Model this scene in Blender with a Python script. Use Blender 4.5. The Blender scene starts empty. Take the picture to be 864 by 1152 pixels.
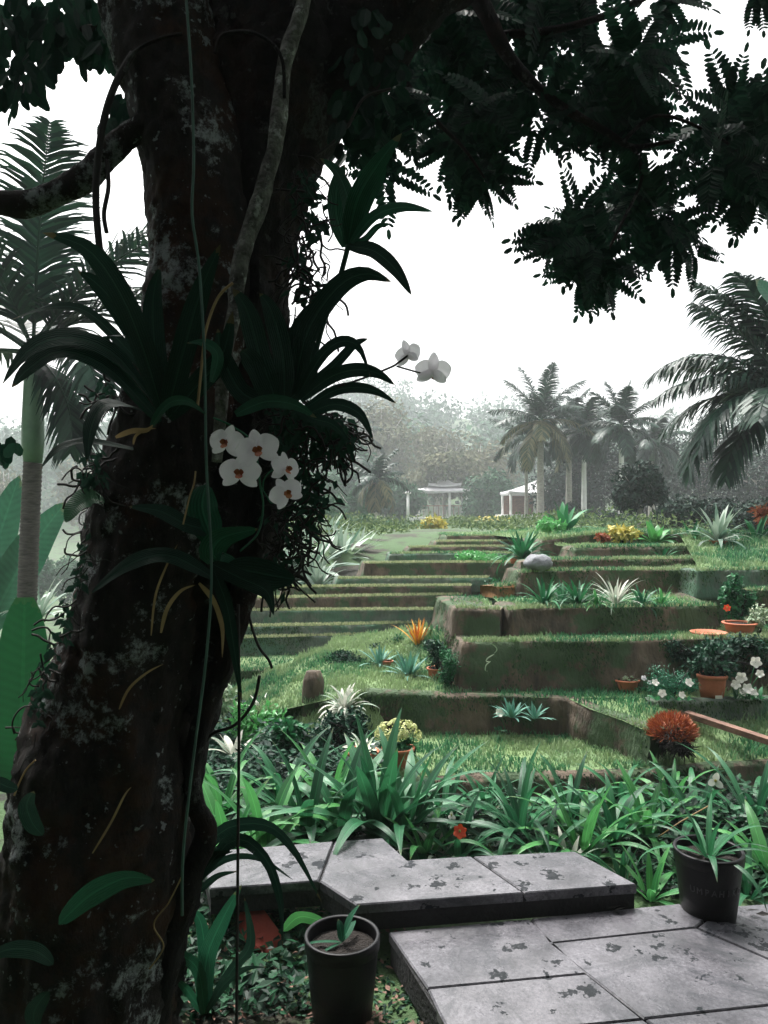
import bpy, math, random
from mathutils import Vector, Matrix, noise
R = math.radians
sc = bpy.context.scene
# ------------------------------------------------------------------ camera, world, sun, exposure
cam_d = bpy.data.cameras.new('camera'); cam = bpy.data.objects.new('camera', cam_d)
sc.collection.objects.link(cam); sc.camera = cam
cam.location = (0, 0, 1.5); cam.rotation_euler = (R(90), 0, 0)
cam_d.sensor_fit = 'VERTICAL'; cam_d.sensor_height = 36; cam_d.lens = 27.0
cam_d.clip_start = 0.05; cam_d.clip_end = 2000

SUN_EL, SUN_AZ = 58, -25           # azimuth from +Y towards +X
w = bpy.data.worlds.new('World'); sc.world = w; w.use_nodes = True
nt = w.node_tree; nt.nodes.clear()
sky = nt.nodes.new('ShaderNodeTexSky'); sky.sky_type = 'NISHITA'; sky.sun_disc = False
sky.sun_elevation = R(SUN_EL); sky.sun_rotation = R(SUN_AZ)
sky.air_density = 1.5; sky.dust_density = 6; sky.ozone_density = 1.0
hs = nt.nodes.new('ShaderNodeHueSaturation'); hs.inputs['Saturation'].default_value = 0.12
bg = nt.nodes.new('ShaderNodeBackground'); bg.inputs['Strength'].default_value = 0.15
wo = nt.nodes.new('ShaderNodeOutputWorld')
nt.links.new(sky.outputs[0], hs.inputs['Color']); nt.links.new(hs.outputs[0], bg.inputs['Color'])
nt.links.new(bg.outputs[0], wo.inputs['Surface'])
sd = bpy.data.lights.new('sun', 'SUN'); sd.energy = 3.0; sd.angle = R(14); sd.color = (1, .97, .92)
sun = bpy.data.objects.new('sun', sd); sc.collection.objects.link(sun)
sv = Vector((math.sin(R(SUN_AZ)) * math.cos(R(SUN_EL)), math.cos(R(SUN_AZ)) * math.cos(R(SUN_EL)), math.sin(R(SUN_EL))))
sun.rotation_euler = sv.to_track_quat('Z', 'Y').to_euler()
sc.view_settings.view_transform = 'Standard'; sc.view_settings.look = 'None'
sc.view_settings.gamma = 1; sc.view_settings.exposure = 1.2; sc.view_settings.use_curve_mapping = False
sc.render.engine = 'CYCLES'
cy = sc.cycles
cy.max_bounces = 6; cy.diffuse_bounces = 3; cy.glossy_bounces = 2; cy.transmission_bounces = 3; cy.volume_bounces = 1
cy.transparent_max_bounces = 6; cy.use_denoising = True; cy.caustics_reflective = False; cy.caustics_refractive = False
HAZE = 0.0018

# ------------------------------------------------------------------ helpers
FPX, CX, HY, CZ = 864.0, 432.0, 576.0, 1.5
def W(px, py, Y): return Vector(((px - CX) / FPX * Y, Y, CZ - (py - HY) / FPX * Y))
def G(px, py, z): return W(px, py, (CZ - z) * FPX / (py - HY))
WO = {}
def tag(o, label=None, cat=None, group=None, kind=None):
    if label: o['label'] = label
    if cat: o['category'] = cat
    if group: o['group'] = group
    if kind: o['kind'] = kind
    return o
def thing(name, label, cat, loc, group=None):
    o = bpy.data.objects.new(name, None); sc.collection.objects.link(o)
    o.empty_display_size = .1
    o.location = loc; WO[o.name] = Vector(loc)
    return tag(o, label, cat, group)
class MB:
    def __init__(s): s.v = []; s.f = []; s.m = []; s.mi = 0; s.a = {}
    def add(s, vs, fs, at=None):
        b = len(s.v); s.v.extend(vs)
        if at: s.a[b] = at
        for f in fs: s.f.append(tuple(i + b for i in f)); s.m.append(s.mi)
    def build(s, name, mats, parent=None, smooth=True, origin=None):
        if not isinstance(mats, (list, tuple)): mats = [mats]
        if origin is None:
            n = len(s.v)
            origin = Vector((sum(p[0] for p in s.v) / n, sum(p[1] for p in s.v) / n, min(p[2] for p in s.v)))
        ox, oy, oz = origin
        me = bpy.data.meshes.new(name)
        me.from_pydata([(p[0] - ox, p[1] - oy, p[2] - oz) for p in s.v], [], s.f)
        for m in mats: me.materials.append(m)
        if len(mats) > 1: me.polygons.foreach_set('material_index', s.m)
        if smooth: me.polygons.foreach_set('use_smooth', [True] * len(me.polygons))
        me.update()
        if s.a:
            at = me.attributes.new('blade', 'FLOAT_VECTOR', 'POINT'); arr = [0.0] * (3 * len(s.v))
            for b, vals in s.a.items():
                arr[3 * b:3 * (b + len(vals))] = [c for v in vals for c in v]
            at.data.foreach_set('vector', arr)
        o = bpy.data.objects.new(name, me); sc.collection.objects.link(o)
        WO[o.name] = Vector(origin)
        if parent is not None:
            o.parent = parent; o.location = Vector(origin) - WO[parent.name]
        else: o.location = origin
        return o
def lerp(a, b, t): return a + (b - a) * t
def cat_rom(pts, n):
    """smooth resample of tuples / vectors through control points"""
    P = [tuple(p) for p in pts]; out = []
    k = len(P) - 1
    for i in range(n + 1):
        t = i / n * k; j = min(int(t), k - 1); u = t - j
        p0 = P[max(j - 1, 0)]; p1 = P[j]; p2 = P[j + 1]; p3 = P[min(j + 2, k)]
        out.append(tuple(.5 * ((2 * b) + (-a + c) * u + (2 * a - 5 * b + 4 * c - d) * u * u + (-a + 3 * b - 3 * c + d) * u ** 3)
                         for a, b, c, d in zip(p0, p1, p2, p3)))
    return out
def tube(mb, pts, rad, seg=8, cap=True, bump=0, bscale=3, squash=1):
    """pts: vectors; rad: list"""
    n = len(pts); base = len(mb.v); vs = []; fs = []
    prev = None
    for i in range(n):
        p = Vector(pts[i]); d = Vector(pts[min(i + 1, n - 1)]) - Vector(pts[max(i - 1, 0)])
        if d.length < 1e-9: d = Vector((0, 0, 1))
        d.normalize()
        if prev is None:
            up = Vector((0, 0, 1)) if abs(d.z) < .9 else Vector((1, 0, 0))
            a = d.cross(up).normalized()
        else:
            a = (prev - d * prev.dot(d)).normalized()
        prev = a; b = d.cross(a)
        for k in range(seg):
            t = 2 * math.pi * k / seg
            o = a * math.cos(t) + b * math.sin(t)
            r = rad[i]
            if bump:
                q = (p + o * r) * bscale
                r *= 1 + bump * (noise.noise(Vector((q.x, q.y, q.z * .35))) + .5 * noise.noise(Vector((q.x * 3, q.y * 3, q.z))) + .3 * noise.noise(q * 6))
            vs.append(p + o * r)
    for i in range(n - 1):
        for k in range(seg):
            fs.append((i * seg + k, i * seg + (k + 1) % seg, (i + 1) * seg + (k + 1) % seg, (i + 1) * seg + k))
    if cap:
        fs.append(tuple(range(seg - 1, -1, -1))); fs.append(tuple((n - 1) * seg + k for k in range(seg)))
    mb.add(vs, fs)
def lathe(mb, c, prof, seg=32, closed=False):
    vs = []; fs = []
    for r, z in prof:
        for k in range(seg):
            t = 2 * math.pi * k / seg
            vs.append(Vector((c[0] + r * math.cos(t), c[1] + r * math.sin(t), c[2] + z)))
    for i in range(len(prof) - 1):
        for k in range(seg):
            fs.append((i * seg + k, i * seg + (k + 1) % seg, (i + 1) * seg + (k + 1) % seg, (i + 1) * seg + k))
    mb.add(vs, fs)
def wprof(t, kind):
    if kind == 'strap': return min(1, .45 + t * 3) * (1 - max(0, (t - .45) / .55) ** 1.8) + .02
    if kind == 'oval': return math.sin(math.pi * min(1, max(0.0, t)) ** .85) ** .7 + .02
    if kind == 'agave': return (.55 + .9 * math.sin(min(1, t * 1.3) * 1.6)) / 1.45 * (1 - t ** 2.5) + .02
    if kind == 'paddle': return max(.06, math.sin(math.pi * min(1, max(0, (t - .12) / .88)) ** .8)) ** .45 if t > .12 else .07
    return 1
def ribbon(mb, pts, width, prof='strap', fold=.25, side=None, roll=0):
    """leaf blade along pts: V fold, side = hint of the across direction"""
    n = len(pts); vs = []; fs = []; at = []; xs = (-1, -.5, 0, .5, 1); ph = Vector(pts[0]) * 9
    for i in range(n):
        p = Vector(pts[i]); d = (Vector(pts[min(i + 1, n - 1)]) - Vector(pts[max(i - 1, 0)])).normalized()
        if side is None:
            s = d.cross(Vector((0, 0, 1)))
            if s.length < .05: s = Vector((1, 0, 0))
        else: s = side - d * side.dot(d)
        s.normalize(); nn = s.cross(d).normalized()
        if roll: s, nn = s * math.cos(roll) + nn * math.sin(roll), nn * math.cos(roll) - s * math.sin(roll)
        w_ = width * wprof(i / (n - 1), prof) * .5
        for x in xs:
            wv = .10 * w_ * math.sin(i * 1.1 + ph.x + 2 * x) * abs(x)
            vs.append(p + s * (w_ * x) + nn * (fold * w_ * abs(x) ** .8 - .12 * w_ * x * x + wv)); at.append((x, i / (n - 1), 1))
    for i in range(n - 1):
        for k in range(4):
            a = i * 5 + k; fs.append((a, a + 1, a + 6, a + 5))
    mb.add(vs, fs, at)
def arc_pts(base, az, el, L, droop, n=9, wob=0):
    """curve that leaves at elevation el and bends down by droop radians over its length"""
    p = Vector(base); out = [p.copy()]; e = el; a = az
    for i in range(n):
        t = (i + 1) / n
        e2 = el - droop * t ** 1.5
        a += wob / n
        p = p + Vector((math.cos(a) * math.cos(e2), math.sin(a) * math.cos(e2), math.sin(e2))) * (L / n)
        out.append(p.copy())
    return out
def rosette(mb, base, n, L, wd, el=(20, 80), droop=(.5, 1.8), prof='strap', fold=.3, rnd=random, spread=.02, seg=9):
    for i in range(n):
        t = i / max(1, n - 1)
        az = i * 2.39996 + rnd.uniform(-.35, .35)
        e = R(lerp(el[0], el[1], t) + rnd.uniform(-8, 8))
        dr = lerp(droop[1], droop[0], t) * rnd.uniform(.7, 1.25)
        l = L * rnd.uniform(.75, 1.1) * (1 - .25 * t)
        b = Vector(base) + Vector((math.cos(az), math.sin(az), 0)) * spread
        ribbon(mb, arc_pts(b, az, e, l, dr, seg, rnd.uniform(-.3, .3)), wd * rnd.uniform(.8, 1.15), prof, fold)
def leaf(mb, p, d, up, L, wd):
    """small folded leaf, six vertices"""
    d = d.normalized(); s = d.cross(up)
    if s.length < 1e-3: s = d.cross(Vector((.3, .8, .5)))
    s.normalize(); n = s.cross(d)
    mb.add([p, p + d * L * .45 - s * wd * .5 + n * wd * .12, p + d * L * .5 - n * wd * .04, p + d * L * .45 + s * wd * .5 + n * wd * .12, p + d * L],
           [(0, 1, 2), (0, 2, 3), (1, 4, 2), (2, 4, 3)])
def leaf2(mb, p, d, up, L, wd):
    '''rounded oblong leaflet'''
    d = d.normalized(); s = d.cross(up)
    if s.length < 1e-3: s = d.cross(Vector((.3, .8, .5)))
    s.normalize(); n = s.cross(d); a = s * wd * .5; z = n * wd * .1
    mb.add([p, p + d * L * .22 - a * .8 + z, p + d * L * .68 - a * .95 + z, p + d * L * .93 - a * .45, p + d * L,
            p + d * L * .93 + a * .45, p + d * L * .68 + a * .95 + z, p + d * L * .22 + a * .8 + z], [(0, 4, 3, 2, 1), (0, 7, 6, 5, 4)])
def rvec(rnd):
    while True:
        v = Vector((rnd.uniform(-1, 1), rnd.uniform(-1, 1), rnd.uniform(-1, 1)))
        if .05 < v.length < 1: return v.normalized()
def leafmass(mb, c, r, n, L, wd, rnd, shell=.45, flat=1.0, lumps=6):
    """leaves spread through an uneven lumpy volume: r=(rx,ry,rz)"""
    subs = []
    for i in range(lumps):
        v = rvec(rnd); k = rnd.uniform(.35, .75)
        subs.append((Vector((v.x * r[0] * k, v.y * r[1] * k, v.z * r[2] * k)), rnd.uniform(.35, .6)))
    for i in range(n):
        o, s = subs[rnd.randrange(lumps)]
        v = rvec(rnd) ; rr = rnd.uniform(shell, 1)
        q = Vector(c) + o + Vector((v.x * r[0] * s * rr, v.y * r[1] * s * rr, v.z * r[2] * s * rr))
        d = v.cross(rvec(rnd)) + v * .35 + rvec(rnd) * .3 + Vector((0, 0, -.25)); d.z *= flat
        leaf(mb, q, d, v + Vector((0, 0, .35)) + rvec(rnd) * .45, L * rnd.uniform(.6, 1.3), wd * rnd.uniform(.7, 1.2))
def strap_px(mb, pts, Y, wpx, prof='strap', n=14, fold=.25, Y2=None):
    """leaf traced as a chain of points at a given distance; Y2 = distance at its tip"""
    Y2 = Y if Y2 is None else Y2; k = len(pts) - 1
    P = [W(a, b, lerp(Y, Y2, i / k)) for i, (a, b) in enumerate(pts)]
    Q = [Vector(q) for q in cat_rom(P, n)]
    # blades stand obliquely: the across direction mixes picture-plane and depth
    d = (Q[-1] - Q[0]).normalized(); s = d.cross(Vector((0, -1, .25))).normalized()
    ribbon(mb, Q, wpx * .98 * Y / FPX, prof, fold, side=s + Vector((0, .35, 0)))
def vine_px(mb, pts, Y, rpx, n=24, seg=6, jit=0):
    P = cat_rom([W(p[0], p[1], p[2] if len(p) > 2 else Y) for p in pts], n)
    tube(mb, [Vector(q) for q in P], [rpx * Y / FPX] * (n + 1), seg)

# ------------------------------------------------------------------ materials
def mat(name, c1, c2=None, rough=.7, scale=8, bump=0, bscale=40, transl=0, tcol=None, spec=.5, isl=0, c3=None, c3t=.6, c3s=3, stretch=(1, 1, 1), coat=0, metal=0, det=6, vein=0, tip=0):
    m = bpy.data.materials.new(name); m.use_nodes = True; t = m.node_tree; N = t.nodes; Lk = t.links
    N.clear(); out = N.new('ShaderNodeOutputMaterial'); b = N.new('ShaderNodeBsdfPrincipled')
    tc = N.new('ShaderNodeTexCoord'); mp = N.new('ShaderNodeMapping'); mp.inputs['Scale'].default_value = stretch
    gm = N.new('ShaderNodeNewGeometry')
    Lk.new(gm.outputs['Position'], mp.inputs['Vector'])
    b.inputs['Roughness'].default_value = rough; b.inputs['Metallic'].default_value = metal
    b.inputs['Specular IOR Level'].default_value = spec
    if coat: b.inputs['Coat Weight'].default_value = coat; b.inputs['Coat Roughness'].default_value = .15
    col = None
    c2 = c2 or tuple(x * .6 for x in c1)
    nz = N.new('ShaderNodeTexNoise'); nz.inputs['Scale'].default_value = scale; nz.inputs['Detail'].default_value = det
    nz.inputs['Roughness'].default_value = .65
    Lk.new(mp.outputs[0], nz.inputs['Vector'])
    rp = N.new('ShaderNodeValToRGB'); rp.color_ramp.elements[0].position = .32; rp.color_ramp.elements[1].position = .68
    rp.color_ramp.elements[0].color = (*c2, 1); rp.color_ramp.elements[1].color = (*c1, 1)
    if isl:
        mx = N.new('ShaderNodeMix'); mx.data_type = 'FLOAT'; mx.inputs['Factor'].default_value = isl
        Lk.new(nz.outputs['Fac'], mx.inputs['A']); Lk.new(gm.outputs['Random Per Island'], mx.inputs['B'])
        Lk.new(mx.outputs['Result'], rp.inputs['Fac'])
    else: Lk.new(nz.outputs['Fac'], rp.inputs['Fac'])
    col = rp.outputs['Color']
    if c3:
        n2 = N.new('ShaderNodeTexNoise'); n2.inputs['Scale'].default_value = c3s; n2.inputs['Detail'].default_value = 8
        n2.inputs['Roughness'].default_value = .7
        Lk.new(gm.outputs['Position'], n2.inputs['Vector'])
        r2 = N.new('ShaderNodeValToRGB'); r2.color_ramp.elements[0].position = c3t; r2.color_ramp.elements[1].position = c3t + .07
        Lk.new(n2.outputs['Fac'], r2.inputs['Fac'])
        m2 = N.new('ShaderNodeMix'); m2.data_type = 'RGBA'; Lk.new(r2.outputs['Color'], m2.inputs['Factor'])
        Lk.new(col, m2.inputs['A']); m2.inputs['B'].default_value = (*c3, 1); col = m2.outputs['Result']
    if vein:
        at = N.new('ShaderNodeAttribute'); at.attribute_name = 'blade'; sx = N.new('ShaderNodeSeparateXYZ'); Lk.new(at.outputs['Vector'], sx.inputs[0])
        def mth(op, a, bb=None, cc=None):
            q = N.new('ShaderNodeMath'); q.operation = op
            for k, s_ in enumerate((a, bb, cc)):
                if s_ is None: continue
                if isinstance(s_, (int, float)): q.inputs[k].default_value = s_
                else: Lk.new(s_, q.inputs[k])
            return q.outputs[0]
        ax = mth('ABSOLUTE', sx.outputs[0])
        arg = mth('MULTIPLY', sx.outputs[0], 32.0) if vein > 0 else mth('ADD', mth('MULTIPLY', sx.outputs[1], 170.0), mth('MULTIPLY', ax, -9.0))
        st = mth('MULTIPLY_ADD', mth('SINE', arg), .5, .5)
        rib = mth('LESS_THAN', ax, .07)
        v_ = abs(vein)
        fac = mth('ADD', mth('MULTIPLY', st, .35 * v_), mth('MULTIPLY', rib, .6 * v_))
        mv = N.new('ShaderNodeMix'); mv.data_type = 'RGBA'; mv.clamp_factor = True; Lk.new(fac, mv.inputs['Factor']); Lk.new(col, mv.inputs['A'])
        mv.inputs['B'].default_value = (*[min(.8, x * 2.2 + .01) for x in c1], 1); col = mv.outputs['Result']
        if tip:
            tn = mth('ADD', sx.outputs[1], mth('MULTIPLY', nz.outputs['Fac'], .5)); tf = mth('MULTIPLY', mth('GREATER_THAN', tn, 1.2), tip)
            mt = N.new('ShaderNodeMix'); mt.data_type = 'RGBA'; Lk.new(tf, mt.inputs['Factor']); Lk.new(col, mt.inputs['A'])
            mt.inputs['B'].default_value = (.22, .15, .06, 1); col = mt.outputs['Result']
        if not bump:
            bp = N.new('ShaderNodeBump'); bp.inputs['Strength'].default_value = .5; bp.inputs['Distance'].default_value = .002
            Lk.new(st, bp.inputs['Height']); Lk.new(bp.outputs[0], b.inputs['Normal'])
    Lk.new(col, b.inputs['Base Color'])
    if bump:
        nb = N.new('ShaderNodeTexNoise'); nb.inputs['Scale'].default_value = bscale; nb.inputs['Detail'].default_value = 8
        Lk.new(mp.outputs[0], nb.inputs['Vector'])
        bp = N.new('ShaderNodeBump'); bp.inputs['Strength'].default_value = bump; bp.inputs['Distance'].default_value = .02
        Lk.new(nb.outputs['Fac'], bp.inputs['Height']); Lk.new(bp.outputs[0], b.inputs['Normal'])
    sh = b.outputs[0]
    if transl:
        tr = N.new('ShaderNodeBsdfTranslucent'); ms = N.new('ShaderNodeMixShader'); ms.inputs[0].default_value = transl
        if tcol: tr.inputs['Color'].default_value = (*tcol, 1)
        else: Lk.new(col, tr.inputs['Color'])
        Lk.new(b.outputs[0], ms.inputs[1]); Lk.new(tr.outputs[0], ms.inputs[2]); sh = ms.outputs[0]
    Lk.new(sh, out.inputs['Surface'])
    return m
M = {}
M['bark'] = mat('bark', (.026, .021, .018), (.006, .005, .005), .9, 14, .9, 60, c3=(.30, .32, .31), c3t=.57, c3s=5.5)
M['barkdark'] = mat('bark_dark', (.014, .012, .011), (.006, .005, .005), .95, 16, .9, 60, c3=(.06, .06, .055), c3t=.66, c3s=9)
def bark_mat(name, c1, c2, lich, thr, brown):
    m = bpy.data.materials.new(name); m.use_nodes = True; t = m.node_tree; N = t.nodes; Lk = t.links; b = N['Principled BSDF']
    g = N.new('ShaderNodeNewGeometry'); mp = N.new('ShaderNodeMapping'); mp.inputs['Scale'].default_value = (1, 1, .45); Lk.new(g.outputs['Position'], mp.inputs[0])
    def nz(s, d, r, src=None):
        n = N.new('ShaderNodeTexNoise'); n.inputs['Scale'].default_value = s; n.inputs['Detail'].default_value = d; n.inputs['Roughness'].default_value = r
        Lk.new(src or g.outputs['Position'], n.inputs['Vector']); return n.outputs['Fac']
    def rp(src, a, c, ca=(0, 0, 0), cb=(1, 1, 1)):
        r = N.new('ShaderNodeValToRGB'); r.color_ramp.elements[0].position = a; r.color_ramp.elements[1].position = c
        r.color_ramp.elements[0].color = (*ca, 1); r.color_ramp.elements[1].color = (*cb, 1); Lk.new(src, r.inputs[0]); return r.outputs[0]
    def mx(f, a, c, mode='MIX'):
        x = N.new('ShaderNodeMix'); x.data_type = 'RGBA'; x.blend_type = mode
        for k, s in (('Factor', f), ('A', a), ('B', c)):
            if isinstance(s, tuple): x.inputs[k].default_value = (*s, 1)
            elif isinstance(s, float): x.inputs[k].default_value = s
            else: Lk.new(s, x.inputs[k])
        return x.outputs['Result']
    col = rp(nz(22, 8, .7, mp.outputs[0]), .35, .7, c2, c1)
    col = mx(rp(nz(4, 6, .7), .5, .62), col, brown)
    mask = mx(1.0, rp(nz(5, 9, .75), thr, thr + .05), rp(nz(38, 6, .8), .42, .54), 'MULTIPLY')
    col = mx(mask, col, lich)
    mask2 = rp(nz(30, 3, .6), .66, .70); col = mx(mask2, col, tuple(x * .8 for x in lich))
    Lk.new(col, b.inputs['Base Color']); b.inputs['Roughness'].default_value = .9; b.inputs['Specular IOR Level'].default_value = .2
    bp = N.new('ShaderNodeBump'); bp.inputs['Strength'].default_value = 1; bp.inputs['Distance'].default_value = .03; Lk.new(nz(26, 12, .75, mp.outputs[0]), bp.inputs['Height']); Lk.new(bp.outputs[0], b.inputs['Normal'])
    return m
M['bark'] = bark_mat('lichen_bark_dark', (.035, .028, .024), (.007, .006, .006), (.33, .36, .36), .535, (.045, .022, .013))
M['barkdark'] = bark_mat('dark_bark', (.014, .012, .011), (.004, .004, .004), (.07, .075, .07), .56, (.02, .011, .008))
M['palevine'] = mat('lichen_bark', (.20, .20, .18), (.035, .033, .03), .9, 34, .8, 60, c3=(.34, .35, .33), c3t=.56, c3s=26, spec=.15)
M['cleaf'] = mat('canopy_leaf', (.014, .05, .028), (.005, .02, .013), .6, 3, transl=.2, isl=.6, spec=.12)
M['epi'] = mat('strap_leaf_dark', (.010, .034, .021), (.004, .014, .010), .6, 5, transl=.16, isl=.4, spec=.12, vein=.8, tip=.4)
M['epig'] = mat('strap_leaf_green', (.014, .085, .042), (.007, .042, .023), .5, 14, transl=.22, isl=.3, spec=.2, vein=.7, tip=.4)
M['dead'] = mat('dead_strip', (.42, .30, .14), (.25, .16, .07), .7, 9, transl=.2)
M['rope'] = mat('green_cord', (.05, .13, .10), (.03, .08, .06), .7, 12)
M['wire'] = mat('dark_root', (.02, .018, .016), None, .9, 20)
M['petal'] = mat('orchid_petal', (.92, .90, .92), (.86, .83, .87), .5, 14, transl=.6)
M['lip'] = mat('orchid_lip', (.22, .03, .02), (.42, .16, .03), .5, 60)
M['lily'] = mat('lily_leaf', (.03, .155, .06), (.008, .05, .024), .34, 4, transl=.25, isl=.7, spec=.4, vein=.6, tip=.25)
M['lilyb'] = mat('lily_leaf_bright', (.07, .26, .07), (.018, .11, .035), .34, 4, transl=.3, isl=.7, spec=.4, vein=.6, tip=.3)
M['agave'] = mat('agave_leaf', (.12, .30, .22), (.05, .17, .13), .5, 6, transl=.12, isl=.6, vein=.5)
M['pale'] = mat('pale_leaf', (.36, .44, .36), (.12, .22, .16), .5, 9, transl=.2, isl=.7)
M['stripe'] = mat('cream_striped_leaf', (.62, .62, .52), (.16, .28, .16), .45, 9, transl=.2, isl=.8, vein=.8)
M['bushd'] = mat('bush_leaf_dark', (.022, .085, .045), (.006, .03, .02), .55, 5, transl=.15, isl=.7, spec=.2)
M['bushg'] = mat('bush_leaf_green', (.035, .19, .07), (.01, .08, .035), .5, 5, transl=.2, isl=.7, spec=.25)
M['fernm'] = mat('feathery_leaf', (.03, .22, .11), (.015, .12, .065), .5, 6, transl=.2, isl=.7)
M['yellowl'] = mat('yellow_leaf', (.62, .52, .12), (.32, .32, .08), .5, 8, transl=.2, isl=.8)
M['brom'] = mat('bromeliad_leaf', (.75, .38, .04), (.45, .14, .03), .4, 12, transl=.2, isl=.8)
M['orangeb'] = mat('rust_orange_leaf', (.42, .13, .045), (.26, .055, .025), .6, 12, transl=.15, isl=.8)
M['orange'] = mat('orange_petal', (.85, .13, .03), (.7, .06, .02), .5, 20, transl=.2)
M['white'] = mat('white_petal', (.85, .83, .78), (.72, .70, .62), .5, 20, transl=.2)
M['cream'] = mat('cream_bloom', (.74, .74, .36), (.50, .56, .24), .6, 30, transl=.15, isl=.8)
M['palegr'] = mat('pale_green_rosette', (.50, .58, .40), (.26, .38, .24), .55, 20, isl=.8)
M['grass'] = mat('grass_blade', (.095, .29, .125), (.025, .12, .06), .6, 1.1, transl=.3, isl=.5, c3=(.26, .36, .18), c3t=.47, c3s=.9)
M['lawn'] = mat('lawn_ground', (.17, .25, .10), (.07, .13, .055), .95, 3, .5, 90)
M['earth'] = mat('earth', (.06, .045, .032), (.022, .018, .015), .95, 9, .8, 50, c3=(.03, .07, .035), c3t=.55, c3s=4)
M['wall'] = mat('terrace_soil_wall', (.16, .12, .085), (.035, .03, .022), .95, 5, .8, 30, c3=(.05, .085, .04), c3t=.47, c3s=3.2, stretch=(1.6, 1.6, .45))
M['wallgreen'] = mat('mossy_soil_wall', (.13, .16, .12), (.045, .07, .055), .95, 5, .8, 30, c3=(.06, .13, .08), c3t=.48, c3s=2.4, stretch=(1.6, 1.6, .45))
M['wallrust'] = mat('rusty_soil_wall', (.24, .11, .035), (.07, .045, .02), .95, 7, .8, 30, c3=(.05, .05, .03), c3t=.62, c3s=6, stretch=(1.6, 1.6, .5))
M['terra'] = mat('terracotta', (.52, .17, .085), (.40, .12, .06), .75, 14, .15, 60, c3=(.5, .3, .22), c3t=.66, c3s=9)
M['soil'] = mat('potting_soil', (.018, .013, .01), None, 1, 40, .9, 120)
M['blackpot'] = mat('black_plastic', (.006, .006, .007), (.003, .003, .004), .45, 10, .08, 60, spec=.22)
M['blacktext'] = mat('black_embossed_letters', (.06, .06, .065), None, .4, 10)
M['board'] = mat('weathered_board', (.24, .13, .09), (.10, .055, .04), .8, 12, .4, 60, stretch=(.4, 1, 1))
M['rock'] = mat('grey_rock', (.26, .27, .29), (.14, .14, .15), .85, 9, .7, 30)
M['white_paint'] = mat('white_paint', (.78, .77, .76), (.62, .61, .60), .6, 5)
M['roofp'] = mat('pale_roof', (.50, .49, .50), (.38, .37, .38), .6, 3)
M['ptrunk'] = mat('palm_trunk_pale', (.42, .40, .36), (.24, .22, .20), .85, 7, .5, 40, stretch=(1, 1, 3))
M['pshaft'] = mat('palm_crownshaft', (.10, .19, .11), (.06, .13, .075), .5, 5)
M['pring'] = mat('palm_trunk_ring', (.12, .105, .095), (.035, .03, .028), .9, 9, .5, 40, stretch=(1, 1, 6))
M['frond'] = mat('palm_frond', (.018, .062, .036), (.006, .024, .017), .5, 3, transl=.10, isl=.6, spec=.25)
M['frondy'] = mat('palm_frond_yellowing', (.15, .14, .06), (.03, .06, .03), .5, 3, transl=.1, isl=.7, spec=.25)
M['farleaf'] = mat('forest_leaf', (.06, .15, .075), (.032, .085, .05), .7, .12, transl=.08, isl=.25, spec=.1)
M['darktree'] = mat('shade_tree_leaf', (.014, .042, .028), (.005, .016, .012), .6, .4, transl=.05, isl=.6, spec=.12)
M['sunlit_drygrass'] = mat('sunlit_dry_grass_edge', (.58, .58, .36), (.26, .34, .17), .8, 2.5, transl=.15, isl=.6)  # dry grass, coloured paler to carry the sun along tread edges
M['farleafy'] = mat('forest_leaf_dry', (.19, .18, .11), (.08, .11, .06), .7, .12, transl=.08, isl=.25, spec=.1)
M['hill'] = mat('hill_ground', (.10, .12, .06), (.04, .06, .035), .95, .2, c3=(.22, .19, .13), c3t=.6, c3s=.08)
M['banana'] = mat('banana_leaf', (.018, .12, .04), (.011, .075, .027), .5, 6, transl=.22, tcol=(.02, .11, .04), vein=-.3, tip=.3)
M['bananap'] = mat('banana_leaf_pale', (.03, .12, .065), (.018, .08, .045), .5, 6, transl=.25, vein=-.3, tip=.3)
M['brick'] = mat('brick_red_shard', (.34, .055, .03), (.24, .04, .025), .8, 14, .3, 50)
M['gcover'] = mat('ground_cover_leaf', (.018, .075, .034), (.004, .018, .010), .5, 7, transl=.15, isl=.8, spec=.15)
M['mossleaf'] = mat('creeping_moss', (.05, .10, .035), (.015, .04, .018), .8, 2, transl=.1, isl=.7, spec=.1)
M['lowplant'] = mat('low_planting_leaf', (.16, .22, .09), (.06, .11, .05), .7, 1, transl=.15, isl=.7, spec=.1)
M['joint'] = mat('dark_joint_mortar', (.02, .02, .022), None, .95, 20)

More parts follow.
